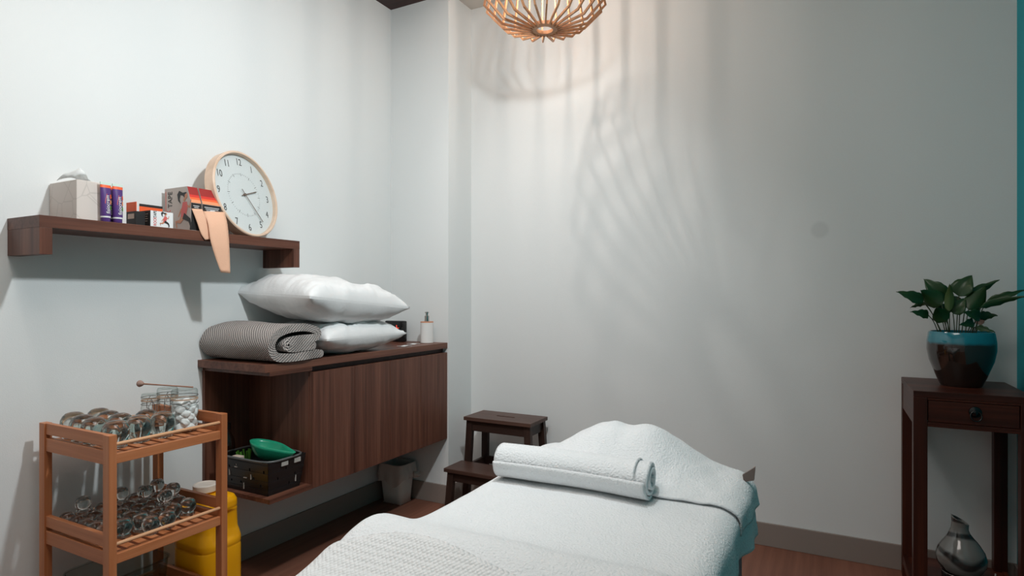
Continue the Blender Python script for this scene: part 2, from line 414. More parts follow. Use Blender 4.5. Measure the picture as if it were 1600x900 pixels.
# ---------------------------------------------------------------- the room
XL, XR, YB, YF, ZC = -2.253, .644, 2.983, -1.0, 2.82
XC, YC = -1.853, 2.746           # boxed column in the far left corner
ZF = 0
struct('floor', MB().box(XL-.1, YF-.1, -.05, XR+.1, YB+.1, 0), 'floor')
struct('wall_left', MB().box(XL-.1, YF, 0, XL, YB, ZC), 'wall')
wb = struct('wall_back', MB().box(XC, YB, 0, XR, YB+.1, ZC), 'wall_back')
p_ = at(1281, 359, Y=YB); PATCH = tuple(p_-wb.location); blend_color(M['wall_back'], round_patch)
struct('wall_column', MB().box(XL, YC, 0, XC, YB, ZC), 'wall')
struct('wall_right', MB().box(XR, YF, 0, XR+.1, YB+.1, ZC), 'teal_wall')
struct('wall_front', MB().box(XL-.1, YF-.1, 0, XR+.1, YF, ZC), 'wall')
# lowered ceiling border around an unseen centre, raised to steepen the corner spot
KX0, KX1, KY0, KY1, KZ = -1.70, .35, -.6, 2.62, 3.10
struct('ceiling', MB().box(XL-.1, YF-.1, ZC, KX0, YB+.1, KZ+.08).box(KX1, YF-.1, ZC, XR+.1, YB+.1, KZ+.08).box(KX0, YF-.1, ZC, KX1, KY0, KZ+.08).box(KX0, KY1, ZC, KX1, YB+.1, KZ+.08).box(KX0, KY0, KZ, KX1, KY1, KZ+.08), 'ceiling')
struct('trim_1', MB().box(XL, YF, ZC-.012, XC-.004, YC, ZC), 'dark_ceiling')['label'] = 'dark timber ceiling strip along the left wall'
BH = .105
struct('baseboard_left', MB().box(XL, YF, 0, XL+.010, YC, BH, .002), 'skirting')
struct('baseboard_column', MB().box(XL+.010, YC-.010, 0, XC+.010, YC, BH, .002), 'skirting')
struct('baseboard_column_side', MB().box(XC, YC, 0, XC+.010, YB-.010, BH, .002), 'skirting')
struct('baseboard_back', MB().box(XC, YB-.010, 0, XR-.010, YB, BH, .002), 'skirting')
struct('baseboard_right', MB().box(XR-.010, YF, 0, XR, YB, BH, .002), 'skirting')

# ---------------------------------------------------------------- pendant lamp
PL = Vector((-1.11, 2.40, 0))
t = thing('pendant_lamp', 'slatted wooden cage pendant lamp hanging from the ceiling', 'lamp', (PL.x, PL.y, 2.32))
NR = 24
prof = [(.055, 2.322), (.185, 2.352), (.262, 2.43), (.225, 2.60), (.075, 2.74)]
for k in range(NR):
    a = 2*PI*(k+.833)/NR; e = Vector((math.cos(a), math.sin(a), 0)); sd = Vector((-e.y, e.x, 0))*.0036
    mb = MB(); pts = [PL+e*r+Vector((0, 0, z)) for r, z in prof]
    hgt = .010; nn = []
    for i in range(len(pts)):
        tg = (pts[min(i+1, len(pts)-1)]-pts[max(i-1, 0)]).normalized(); n_ = tg.cross(sd.normalized()); nn.append(n_)
    ring = []
    for p, n_ in zip(pts, nn):
        ring.append([mb.bm.verts.new(p+sd), mb.bm.verts.new(p-sd), mb.bm.verts.new(p-sd-n_*hgt), mb.bm.verts.new(p+sd-n_*hgt)])
    for A, B in zip(ring, ring[1:]):
        for i in range(4): mb.bm.faces.new((A[i], A[(i+1) % 4], B[(i+1) % 4], B[i]))
    mb.bm.faces.new(ring[0]); mb.bm.faces.new(ring[-1][::-1])
    part('rib', mb, 'rib', t)
def ringmb(c, r0, r1, z0, z1, seg=40):
    return MB().lathe([(r0, z0), (r1, z0), (r1, z1), (r0, z1), (r0, z0)], (c.x, c.y, 0), seg)
part('bottom_ring', ringmb(PL, .036, .066, 2.318, 2.333), 'rib', t, smooth=30)
part('top_ring', ringmb(PL, .03, .08, 2.735, 2.75), 'rib', t, smooth=30)
part('bulb', MB().sphere((PL.x, PL.y, 2.56), .018, 2, (1, 1, 1.15)), 'bulb', t, smooth=180)
part('lamp_holder', MB().lathe([(0, 2.76), (.022, 2.76), (.022, 2.6), (.015, 2.585), (0, 2.585)], (PL.x, PL.y, 0), 20), 'cord', t, smooth=40)
part('cord', MB().tube([(PL.x, PL.y, 2.75), (PL.x, PL.y, 3.09)], .004), 'cord', t)
part('ceiling_rose', MB().lathe([(0, 3.08), (.05, 3.083), (.05, 3.10), (0, 3.10)], (PL.x, PL.y, 0), 24), 'white_plastic', t, smooth=40)

# ---------------------------------------------------------------- wall cabinet
G, CY0, CY1, CB, CT = -1.859, 1.54, YC, .363, .8895
tag(part('worktop', MB().box(XL, CY0, CT-.03, G, CY1, CT, .0012), 'walnut_y'), 'long walnut worktop on the floating wall cabinet, under the pillows', 'worktop')
t = thing('open_cabinet', 'open walnut niche unit at the near end of the floating cabinet, holding a black basket', 'cabinet', (XL, CY0, CB))
part('top_rail', MB().box(XL, CY0+.022, CT-.045, G+.001, 1.770, CT-.0302, .001), 'walnut_y', t)
part('bottom_panel', MB().box(XL, CY0+.02, CB, G+.001, 1.770, CB+.018, .001), 'walnut_y', t)
part('back_panel', MB().box(XL, CY0+.02, CB+.018, XL+.016, 1.770, CT-.045, .001), 'walnut', t)
t = thing('door_cabinet', 'closed walnut cabinet with four flat doors fixed to the wall', 'cabinet', (XL, 1.77, CB))
part('side_panel', MB().box(XL, 1.7705, CB, G-.0195, 1.788, CT-.0302, .001), 'walnut', t)
part('carcass', MB().box(XL, 1.789, CB+.002, G-.045, CY1, CT-.0305), M['dark_ceiling'], t)
dy = [1.7715, 2.018, 2.258, 2.503, CY1-.001]
for i in range(4):
    part('door', MB().box(G-.019, dy[i]+.0012, CB, G, dy[i+1]-.0012, .836, .0008), 'walnut', t)
part('finger_rail', MB().box(G-.040, 1.789, .836, G-.030, CY1-.001, CT-.031), 'dark_ceiling', t)

# ---------------------------------------------------------------- wall shelf
SX, SZ, SY0, SY1 = -2.059, 1.388, .907, 1.889
t = thing('wall_shelf', 'walnut floating shelf with drop ends, on the left wall under the clock', 'shelf', (XL, SY0, 1.272))
part('shelf_board', MB().box(XL, SY0, SZ-.036, SX, SY1, SZ, .0008), 'walnut_y', t)
part('end_block', MB().box(XL, SY0+.0004, 1.272, SX-.0004, SY0+.034, SZ-.036, .0008), 'walnut', t)
part('end_block', MB().box(XL, SY1-.034, 1.272, SX-.0004, SY1-.0004, SZ-.036, .0008), 'walnut', t)

# tissue box
t = thing('tissue_box', 'pale patterned tissue box at the left end of the wall shelf', 'tissue box', (-2.16, 1.07, SZ))
part('carton', MB().box(-2.248, 1.019, SZ, -2.086, 1.104, 1.514, .0015), 'tissue_card', t)
mb = MB()
def tis(u, v):
    x = -2.215+.10*v; y = 1.024+.078*u
    f = noise.noise(Vector((u*4, v*3, 1)))*.012
    return Vector((x+.02*math.sin(u*5), y+.02*math.cos(v*4)*u, 1.5145+.050*math.sin(PI*(.02+.96*u))**.35*(.86+.14*math.sin(v*7+u*5))*math.sin(PI*(.02+.96*v))**.3+f*math.sin(PI*u)*math.sin(PI*v)))
mb.grid(tis, 22, 22)
part('tissue', mb, M['tissue'], t, 'white tissue pulled up from the box', smooth=180, solid=.0006)

# cream tubes
def cream(x, y, lab):
    h = .128; z0 = SZ
    t = thing('cream_tube', lab, 'cream tube', (x, y, z0), 'purple cream tubes on the wall shelf')
    part('cap', MB().lathe([(0, 0), (.0125, 0), (.0135, .002), (.0135, .013), (0, .013)], (x, y, z0), 20), 'purple', t, smooth=40)
    part('cap_band', MB().lathe([(0, .013), (.0145, .013), (.0145, .018), (0, .018)], (x, y, z0), 20), 'white_card', t, 'white band above the cap', smooth=40)
    def body(u, v, za, zb):
        zz = za+(zb-za)*v; k = zz/h; a = 2*PI*u
        rx = .0145*(1-k)**.7+.0018; ry = .0145+.002*k
        return Vector((x+rx*math.cos(a), y+ry*math.sin(a), z0+zz))
    part('tube_body', MB().grid(lambda u, v: body(u, v, .018, h*.86), 24, 10, closed_u=True), 'purple', t, smooth=180)
    part('tube_band', MB().grid(lambda u, v: body(u, v, h*.86, h*.93), 24, 2, closed_u=True), 'orange_card', t, 'orange band near the crimped end', smooth=180)
    part('crimp', MB().box(x-.0022, y-.0165, z0+h*.93, x+.0022, y+.0165, z0+h, .0006), 'mint', t, 'pale mint crimped end')
    for (dz, ln, mm) in ((.030, .05, 'white_ink'),):
        text('lettering', 'fisiocrem', .0165, M['white_ink'], t, (x+.0128, y+.001, z0+.056), (-.10, 0, 1), (0, -1, 0), depth=.0002, sx=.98)
    arc = [(x+.0105-.0006*i, y-.006+.0055*(1-math.cos(i*.55))*.6, z0+.058+.0065*i) for i in range(6)]
    part('emblem_arc', MB().tube(arc, .0008, 5), 'orange_card', t)
    for q, mm in enumerate(('orange_card', 'peach_card', 'leafy')):
        part('emblem_dash', MB().tube([(x+.0128, y+.0085, z0+.088-.018*q), (x+.0122, y+.0095, z0+.075-.018*q)], .0016, 5), mm, t)
    return t
cream(-2.073, 1.097, 'purple cream tube nearest the tissue box')
cream(-2.100, 1.122, 'purple cream tube half hidden behind the two front tubes')
cream(-2.073, 1.134, 'purple cream tube beside the small orange box')

# flat printed runner (anonymous figure) built on the -Y face of a box, (u right=+X, v up)
def runner(parent, x, y, z, s, face='y'):
    def P_(u, v, d=0):
        return Vector((x+u*s, y-d, z+v*s)) if face == 'y' else Vector((x+d, y+u*s, z+v*s))
    def poly(name, pts, m, d):
        mb = MB(); dv = Vector((0, -.0003, 0)) if face == 'y' else Vector((.0003, 0, 0))
        mb.prism([P_(a, b, d) for a, b in pts], dv); part(name, mb, m, parent)
    def limb(pts, w, m, d, name='print_limb'):
        L = []; R = []
        for i, (a, b) in enumerate(pts):
            p0 = pts[max(i-1, 0)]; p1 = pts[min(i+1, len(pts)-1)]; dx, dz = p1[0]-p0[0], p1[1]-p0[1]; l = math.hypot(dx, dz)
            L.append((a-dz/l*w[i], b+dx/l*w[i])); R.append((a+dz/l*w[i], b-dx/l*w[i]))
        poly(name, L+R[::-1], m, d)
    limb([(.08, .62), (-.10, .50), (-.20, .34)], (.035, .028, .015), 'skin_print', .0003)
    limb([(.10, .62), (.25, .56), (.30, .74)], (.035, .028, .015), 'skin_print', .0004)
    poly('print_vest', [(-.02, .70), (.14, .70), (.16, .55), (.10, .34), (-.10, .33), (-.08, .50)], 'pink_print', .0006)
    limb([(0, .36), (-.14, .22), (-.30, .22), (-.26, .08)], (.07, .05, .03, .02), 'skin_print', .0005)
    limb([(.0, .36), (.24, .24), (.30, .10), (.28, .0)], (.08, .05, .035, .03), 'ink', .0008)
    limb([(.02, .72), (.06, .79)], (.03, .03), 'skin_print', .0007)
    poly('print_head', [(.10+.055*math.cos(q*PI/5), .85+.075*math.sin(q*PI/5)) for q in range(10)], 'skin_print', .0008)
    poly('print_hair', [(.10, .94), (-.02, .93), (-.16, .99), (-.24, .90), (-.20, .74), (-.10, .66), (-.15, .78), (-.12, .88), (-.02, .86), (.05, .80), (.06, .88), (.14, .92)], 'ink', .0009)

# small tape boxes
t = thing('tape_box', 'small black box with an orange raised flap, beside the purple tubes', 'tape box', (-2.10, 1.18, SZ), 'small tape boxes on the wall shelf')
part('carton', MB().box(-2.150, 1.205, SZ, -2.092, 1.236, 1.438, .0006), 'ink', t)
part('window', MB().box(-2.140, 1.2044, 1.413, -2.104, 1.2052, 1.430), 'card', t, 'pale print on the dark side')
part('lid_flap', MB().box(-2.150, 1.205, 1.438, -2.092, 1.207, 1.47, .0004), 'orange_card', t, 'orange flap standing up')
t = thing('tape_box', 'small white tape box with a running woman, in front of the large boxes', 'tape box', (-2.10, 1.25, SZ), 'small tape boxes on the wall shelf')
bx0, bx1, by0, by1, bz = -2.128, -2.064, 1.236, 1.318, 1.443
part('carton', MB().box(bx0, by0, SZ, bx1, by1, bz, .0006), 'ink', t)
part('front_panel', MB().box(bx1, by0+.001, SZ+.0005, bx1+.0005, by1-.001, bz-.0005), 'white_card', t, 'white printed front')
part('lid_flap', MB().box(bx0, by0, bz, bx0+.002, by1, bz+.018, .0004), 'orange_card', t, 'orange flap')
part('lid_edge', MB().box(bx0-.0002, by0, bz+.018, bx0+.0022, by1, bz+.027, .0004), 'ink', t, 'black flap edge')
text('lettering', 'ROCK', .015, M['red_ink'], t, (bx1+.0008, by0+.017, SZ+.018), (0, 0, 1), (0, -1, 0), sx=.72)
text('lettering', 'TAPE', .015, M['ink'], t, (bx1+.0008, by0+.017, SZ+.043), (0, 0, 1), (0, -1, 0), sx=.72)
runner(t, bx1+.0006, by0+.050, SZ+.002, .053, 'x')
for i in range(4):
    part('small_print', MB().box(-2.118, by0-.0004, 1.43-.008*i, -2.076-.004*(i % 2), by0, 1.4315-.008*i), 'card', t)

# large boxes with slanted upper front and tape hanging out
def big_box(y0, y1, lab, rich):
    t = thing('tape_dispenser', lab, 'tape box', (-2.15, (y0+y1)/2, SZ), 'large tape dispenser boxes on the wall shelf')
    xb, xf, xt, zs, zt = -2.232, -2.074, -2.098, 1.492, 1.553
    mb = MB(); mb.prism([(xb, y0, SZ), (xf, y0, SZ), (xf, y0, zs), (xt, y0, zt), (xb, y0, zt)], (0, y1-y0, 0))
    part('carton', mb, 'card_grey', t)
    n = Vector((zt-zs, 0, xf-xt)).normalized()*.0006
    def strip(f0, f1, m, nm):
        p = [Vector((xf+(xt-xf)*f, y, zs+(zt-zs)*f)) for f, y in ((f0, y0+.0006), (f1, y0+.0006), (f1, y1-.0006), (f0, y1-.0006))]
        part(nm, MB().prism(p, n), m, t)
    strip(.0, .20, 'peach_card', 'peach_band'); strip(.20, .34, 'orange_card', 'orange_band'); strip(.34, .50, 'red_ink', 'red_band'); strip(.50, .995, 'dark_red', 'dark_red_band')
    part('black_panel', MB().box(xf, y0+.0006, SZ+.003, xf+.0006, y1-.0006, zs-.001), 'ink', t)
    for i in range(3):
        part('small_print', MB().box(xf+.0006, y0+.008+.004*i, zs-.012-.006*i, xf+.0009, y1-.008-.003*i, zs-.010-.006*i), 'white_ink', t)
    part('slot_lip', MB().box(xf, y0+.002, 1.452, xf+.002, y1-.002, 1.456), 'ink', t)
    if rich:
        runner(t, -2.118, y0-.0002, SZ+.003, .150)
        text('lettering', 'ROCK', .030, M['red_ink'], t, (-2.205, y0-.0004, SZ+.050), (0, 0, 1), (-1, 0, 0), sx=.8)
        text('lettering', 'TAPE', .036, M['ink'], t, (-2.197, y0-.0004, SZ+.122), (0, 0, 1), (-1, 0, 0), sx=.75)
        part('red_line', MB().box(-2.226, y0-.0005, SZ+.06, -2.224, y0-.0001, SZ+.155), 'red_ink', t)
    else:
        part('bar_code', MB().box(xf+.0007, y1-.045, 1.460, xf+.001, y1-.026, 1.472), 'white_ink', t)
    return t
big_box(1.392, 1.432, 'large tape box with a running woman on its beige side, left one', True)
big_box(1.437, 1.514, 'large tape box with dark red slanted top, touching the clock', False)
def strip_tape(name, lab, L, R, xs):
    n = len(L); lp = []; rp = []
    for (a, b), (c, d), x in zip(L, R, xs):
        lp.append(at(a, b, X=x)); rp.append(at(c, d, X=x+.004))
    lp = catmull(lp, 5); rp = catmull(rp, 5); N = len(lp)-1
    o = part(name, MB().grid(lambda u, v: lp[round(v*N)].lerp(rp[round(v*N)], u), 6, N), 'tape', None, smooth=180, solid=-.0011)
    return tag(o, lab, 'tape', 'skin coloured tape ends hanging from the boxes')
strip_tape('tape_strip', 'short beige tape end from the left large box, tucked behind the long strip',
    [(299.5, 326), (307, 345), (314, 365), (320.5, 375)], [(316, 327), (324, 345), (328, 362), (329, 374)], [-2.071, -2.062, -2.056, -2.054])
strip_tape('tape_strip', 'long beige tape strip hanging below the shelf edge',
    [(318, 330), (325, 350), (329, 376), (336, 400), (345, 425.5)], [(351, 331.5), (355.5, 352), (358, 380), (359, 403), (359.8, 427)], [-2.070, -2.050, -2.040, -2.038, -2.036])

# ---------------------------------------------------------------- clock
R = .181
lean, yaw = math.radians(12), math.radians(11)
nrm = Vector((1, 0, 0))
rot = Matrix.Rotation(yaw, 4, 'Z') @ Matrix.Rotation(-lean, 4, 'Y')
cc = Vector((-2.123, 1.669, 1.388+R*math.cos(lean)+.002))
CM = Matrix.Translation(cc) @ rot @ Matrix(((0, 0, 1, 0), (1, 0, 0, 0), (0, 1, 0, 0), (0, 0, 0, 1)))   # local x->right(+Y) y->up z->out
t = thing('wall_clock', 'round white clock with a pale wooden rim leaning on the wall shelf', 'clock', (cc.x, cc.y, 1.388))
def cpart(name, mb, m, label=None, smooth=None):
    bmesh.ops.transform(mb.bm, matrix=CM, verts=mb.bm.verts); return part(name, mb, m, t, label, smooth=smooth)
cpart('rim', MB().lathe([(0, -.042), (R-.004, -.042), (R, -.038), (R, .002), (R-.003, .005), (R-.009, .005), (R-.011, .002), (R-.011, -.014), (R-.012, -.016), (0, -.016)], seg=96), 'clock_rim', smooth=40)
cpart('dial', MB().lathe([(0, -.0135), (R-.0115, -.0135), (R-.0115, -.0155), (0, -.0155)], seg=72), 'clock_face', smooth=40)
for h in range(1, 13):
    a = PI/2-h*PI/6
    mloc = CM @ Vector((.139*math.cos(a), .139*math.sin(a), -.0130))
    text('numeral', str(h), .041, M['ink'], t, mloc, CM.to_3x3() @ Vector((1, 0, 0)), CM.to_3x3() @ Vector((0, 1, 0)), depth=.0002, sx=.8)
for q in range(60):
    a = PI/2-q*PI/30; big = q % 5 == 0; r0, r1 = (.080, .093) if big else (.086, .091); wd = .0009 if big else .0005
    c_, s_ = math.cos(a), math.sin(a)
    mb = MB(); mb.hexa([(r0*c_-wd*s_*k, r0*s_+wd*c_*k, -.0134) for k in (-1, 1)]+[(r1*c_-wd*s_*k, r1*s_+wd*c_*k, -.0134) for k in (1, -1)],
                       [(r0*c_-wd*s_*k, r0*s_+wd*c_*k, -.0130) for k in (-1, 1)]+[(r1*c_-wd*s_*k, r1*s_+wd*c_*k, -.0130) for k in (1, -1)])
    cpart('tick_mark', mb, 'tick')
def hand(name, deg, l, tail, wd, z):
    a = PI/2-math.radians(deg); d = Vector((math.cos(a), math.sin(a), 0)); p = Vector((-d.y, d.x, 0)); o_ = Vector((0, 0, z))
    q = [o_-d*tail-p*wd*.8, o_+d*l-p*wd, o_+d*l+p*wd, o_-d*tail+p*wd*.8]
    cpart(name, MB().prism(q, (0, 0, .001)), 'brass')
hand('hour_hand', 72, .075, .020, .0021, -.009); hand('minute_hand', 144, .132, .026, .0016, -.007)
cpart('hub', MB().lathe([(0, -.0135), (.0055, -.0135), (.0055, -.005), (0, -.005)], seg=20), 'brass', smooth=40)
cpart('clock_glass', MB().lathe([(0, .0005), (R-.0112, .0005), (R-.0112, .002), (0, .002)], seg=72), 'pane', smooth=40)

# ---------------------------------------------------------------- soft things on the worktop
def pillow(name, lab, c, L, W, H, rot_, seed, group=None, m='pillow'):
    t0 = bmesh.new(); bmesh.ops.create_cube(t0, size=2); bmesh.ops.subdivide_edges(t0, edges=t0.edges, cuts=47, use_grid_fill=True)
    for v in t0.verts:
        x, y, z = v.co
        # flat square envelope: thickness vanishes at the edges, corners pulled out to points
        sq = (1-abs(x)**3.2)**.55*(1-abs(y)**3.2)**.55 if abs(x) < 1 and abs(y) < 1 else 0
        th = z*(.05+.95*sq) if abs(z) > .99 else z*.05
        pinch = 1-.10*(1-abs(y)**2)*abs(x)**3; pinch2 = 1-.10*(1-abs(x)**2)*abs(y)**3
        nx, ny = x*pinch, y*pinch2
        p = Vector((nx*2.2, ny*1.6, seed))
        wr = noise.noise(p*1.5)*.16+.10*noise.noise(Vector((nx*4+ny*3, ny*5-nx*2, seed+50)))+abs(noise.noise(Vector((nx*3+ny*1.0, ny*7, seed+3))))*.10*min(1, abs(ny)*1.5+.2)
        edge = max(abs(x), abs(y))
        wr += .16*(abs(noise.noise(Vector((nx*9, ny*2.5, seed+20))))**.8)*smoothstep(.3, .9, abs(y))+.18*(abs(noise.noise(Vector((nx*2.5, ny*10, seed+30))))**.8)*smoothstep(.35, .9, abs(x))
        wr += .09*math.sin(ny*26+nx*6+seed)*smoothstep(.45, .98, abs(x))*(1-smoothstep(.97, 1, abs(x)))*noise.noise(Vector((x*2, y*3, seed+9)))
        v.co = Vector((nx*L/2, ny*W/2, (th+(wr-.06)*(1 if z > 0 else .6)*sq**.2*abs(z))*H/2))
    mb = MB(); mb.merge(t0, Matrix.Translation(c) @ rot_)
    return tag(part(name, mb, m, None, smooth=180), lab, 'pillow', group)
E3 = lambda rx, ry, rz: Matrix.Rotation(rz, 4, 'Z') @ Matrix.Rotation(ry, 4, 'Y') @ Matrix.Rotation(rx, 4, 'X')
pillow('pillow', 'white pillow lying directly on the worktop, beneath the other', (-2.03, 2.075, .966), .52, .42, .148, E3(0, .0, PI/2), 3.1)
pillow('pillow', 'large plump white pillow resting on top of the lower pillow and blanket', (-2.025, 2.02, 1.128), .61, .46, .20, E3(.05, .085, PI/2-.03), 8.4)

def ribbon(pathYZ, th, x0, x1, name, m, lab, cat):
    pts = catmull([(0, a, b) for a, b in pathYZ], 8); N = len(pts); ring = []
    up = []
    for i in range(N):
        tg = (pts[min(i+1, N-1)]-pts[max(i-1, 0)]).normalized(); up.append(Vector((0, -tg.z, tg.y)))
    A = [pts[i]+up[i]*th/2 for i in range(N)]; B = [pts[i]-up[i]*th/2 for i in range(N)]
    def cap(p, q, d):  # rounded end
        c = (p+q)/2; r = (p-q)/2; return [c+r*math.cos(k*PI/5)+d*(th/2)*math.sin(k*PI/5) for k in range(1, 5)]
    tE = (pts[-1]-pts[-2]).normalized(); tS = (pts[0]-pts[1]).normalized()
    loop = A+cap(A[-1], B[-1], tE)+B[::-1]+cap(B[0], A[0], tS)
    n = len(loop); mb = MB(); lay = mb.bm.loops.layers.uv.verify(); acc = [0]
    for i in range(n): acc.append(acc[-1]+(loop[(i+1) % n]-loop[i]).length)
    NX = 24; cols = []
    cy = sum(p.y for p in loop)/n; cz = sum(p.z for p in loop)/n
    for j in range(NX+1):
        f = j/NX; x = x0+(x1-x0)*f; e = min(f, 1-f)*NX
        inset = .004 if e < 1 else 0
        row = []
        for i, p in enumerate(loop):
            q = Vector((x, p.y, p.z)); nz = noise.noise(Vector((x*7, p.y*9, p.z*12)))
            q.z += .007*nz*(1 if p.z > .90 else .1); q.y += .007*noise.noise(Vector((x*9, p.y*6, p.z*9+5)))
            q.x += .010*noise.noise(Vector((p.y*14, p.z*14, x)))*(1 if f > .9 or f < .1 else 0)
            row.append(mb.bm.verts.new(q))
        cols.append(row)
    for j in range(NX):
        for i in range(n):
            k = (i+1) % n; f = mb.bm.faces.new((cols[j][i], cols[j][k], cols[j+1][k], cols[j+1][i]))
            xa, xb = x0+(x1-x0)*j/NX, x0+(x1-x0)*(j+1)/NX
            for lp, (a, b) in zip(f.loops, ((xa, acc[i]), (xa, acc[i+1]), (xb, acc[i+1]), (xb, acc[i]))): lp[lay].uv = (a, b)
    # close the ends quad by quad between A and B sides
    for row in (cols[0], cols[-1]):
        na = len(A)
        for i in range(na-1):
            a0, a1 = row[i], row[i+1]; b0, b1 = row[na+4+(na-1-i)], row[na+4+(na-2-i)]
            f = mb.bm.faces.new((a0, a1, b1, b0))
            for lp, (a, b) in zip(f.loops, ((0, acc[i]), (0, acc[i+1]), (th, acc[i+1]), (th, acc[i]))): lp[lay].uv = (a, b)
        try:
            mb.bm.faces.new([row[na-1]]+row[na:na+4]+[row[na+4]]); mb.bm.faces.new([row[-5]]+row[-4:]+[row[0]])
        except ValueError: pass
    return tag(part(name, mb, m, None, smooth=60), lab, cat)
ribbon([(1.815, .911), (1.74, .909), (1.64, .908), (1.585, .918), (1.562, .958), (1.585, 1.000), (1.65, 1.020), (1.735, 1.022), (1.785, 1.008), (1.792, .985), (1.765, .975), (1.69, .975), (1.64, .968), (1.635, .950), (1.68, .943), (1.77, .944)],
       .032, -2.245, -1.848, 'folded_blanket', 'blanket', 'grey and white woven blanket folded on the near end of the worktop', 'blanket')

# dispenser bottle
dl = at(667, 536, z=CT); t = thing('dispenser_bottle', 'white pump bottle with copper collar at the far end of the worktop', 'bottle', dl)
part('body', MB().lathe([(0, 0), (.032, 0), (.035, .003), (.035, .112), (0, .112)], dl, 40), 'white_plastic', t, smooth=40)
part('collar', MB().lathe([(0, .112), (.0352, .112), (.0352, .118), (0, .118)], dl, 40), 'cork', t, 'copper brown collar', smooth=40)
part('pump', MB().lathe([(0, .118), (.013, .118), (.013, .148), (.007, .150), (.007, .164), (.011, .164), (.011, .170), (0, .170)], dl, 24), 'chrome', t, 'chrome pump', smooth=40)
part('spout', MB().tube([(dl.x, dl.y, CT+.160), (dl.x+.018, dl.y-.02, CT+.160)], .004, 8), 'chrome', t)
# digital clock
t = thing('digital_clock', 'black block with a red glowing cross, half hidden behind the pillows', 'digital clock', (-2.15, 2.655, CT))
part('case', MB().box(-2.225, 2.655, CT, -2.095, 2.695, CT+.118, .008), 'black_gloss', t, smooth=40)
px_ = at(619.5, 512.5, Y=2.654)
part('red_cross', MB().box(px_.x-.016, 2.6538, px_.z-.001, px_.x+.016, 2.6552, px_.z+.001).box(px_.x-.001, 2.6538, px_.z-.016, px_.x+.001, 2.6552, px_.z+.016), 'red_led', t, 'thin red glowing cross')
# paper sachets
for (a, b, r_, lab) in ((632, 541, .3, 'flat white sachet poking out from under the lower pillow'), (646, 538, .5, 'flat white sachet lying on the worktop before the pump bottle')):
    p = at(a, b, z=CT); mb = MB(); tb = bmesh.new(); bmesh.ops.create_grid(tb, x_segments=6, y_segments=4, size=.5)
    for v in tb.verts: v.co.x *= .075; v.co.y *= .03; v.co.z = .002+.0012*math.sin(v.co.x*120)
    mb.merge(tb, Matrix.Translation(p) @ Matrix.Rotation(r_+1.1, 4, 'Z'))
    tag(part('sachet', mb, 'white_card', None, solid=-.0015), lab, 'sachet')

# ---------------------------------------------------------------- niche contents
bl = Vector((-2.02, 1.660, CB+.018))
t = thing('basket', 'black slotted plastic basket in the open niche', 'basket', bl)
bw0, bd0, bw1, bd1, bh = .125, .076, .145, .092, .132      # half widths x,y at bottom / top
def wallmb(side):
    mb = MB(); th = .003
    def P2(u, v, o):   # u along side -1..1, v height 0..1
        hw = bw0+(bw1-bw0)*v; hd = bd0+(bd1-bd0)*v
        if side == 0: return bl+Vector((u*hw, -hd+o, v*bh))
        if side == 1: return bl+Vector((hw-o, u*hd, v*bh))
        if side == 2: return bl+Vector((-u*hw, hd-o, v*bh))
        return bl+Vector((-hw+o, -u*hd, v*bh))
    nu, nv = 14, 8
    holes = {(2, 5), (5, 2), (8, 5), (11, 2), (4, 6), (9, 3), (12, 5), (2, 2)} if side in (0, 2) else {(3, 3), (6, 5), (10, 3), (11, 6), (4, 6), (8, 1)}
    for i in range(nu):
        for j in range(nv):
            if (i, j) in holes: 
                ua, ub = -1+2*(i)/nu, -1+2*(i+.62)/nu
            else: ua, ub = -1+2*i/nu, -1+2*(i+1)/nu
            va, vb = j/nv, (j+1)/nv
            mb.hexa([P2(ua, va, 0), P2(ub, va, 0), P2(ub, va, th), P2(ua, va, th)], [P2(ua, vb, 0), P2(ub, vb, 0), P2(ub, vb, th), P2(ua, vb, th)])
    for j in range(1, nv):
        if j % 2: mb.hexa([P2(-1, (j-.45)/nv, -.0015), P2(1, (j-.45)/nv, -.0015), P2(1, (j-.45)/nv, 0), P2(-1, (j-.45)/nv, 0)], [P2(-1, (j+.35)/nv, -.0015), P2(1, (j+.35)/nv, -.0015), P2(1, (j+.35)/nv, 0), P2(-1, (j+.35)/nv, 0)])
    return mb
for sd_ in range(4): part('basket_side', wallmb(sd_), 'black', t)
part('basket_floor', MB().box(bl.x-bw0, bl.y-bd0, bl.z, bl.x+bw0, bl.y+bd0, bl.z+.004), 'black', t)
rp = []
for k in range(40):
    a = 2*PI*k/40; c_, s_ = math.cos(a), math.sin(a); e = 5
    rr = (abs(c_)**e+abs(s_)**e)**(-1/e); rp.append(bl+Vector((rr*c_*(bw1+.002), rr*s_*(bd1+.002), bh)))
part('rim', MB().tube(rp, .0045, 8, closed=True), mat('grey_rim', (.10, .105, .105), .3), t, 'grey rim', smooth=60)
glint_m = mat('slit_glint_paint', (.45, .43, .40), .4)  # pale strips painted in place of light showing through the basket slits
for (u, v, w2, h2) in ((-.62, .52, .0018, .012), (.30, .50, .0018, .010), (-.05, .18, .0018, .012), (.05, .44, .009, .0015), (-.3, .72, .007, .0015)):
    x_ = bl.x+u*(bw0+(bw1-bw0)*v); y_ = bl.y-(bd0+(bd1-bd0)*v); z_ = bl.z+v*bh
    part('slit_glint', MB().box(x_-w2, y_-.0035, z_-h2, x_+w2, y_+.001, z_+h2, .0006), glint_m, t, 'pale strip painted as light through a slit')
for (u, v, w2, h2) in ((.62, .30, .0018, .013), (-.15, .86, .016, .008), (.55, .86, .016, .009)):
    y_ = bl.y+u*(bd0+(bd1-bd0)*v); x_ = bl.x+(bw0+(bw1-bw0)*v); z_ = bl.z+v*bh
    part('slit_glint', MB().box(x_-.001, y_-w2, z_-h2, x_+.0035, y_+w2, z_+h2, .0006), glint_m, t, 'pale strip painted as light through a slit')
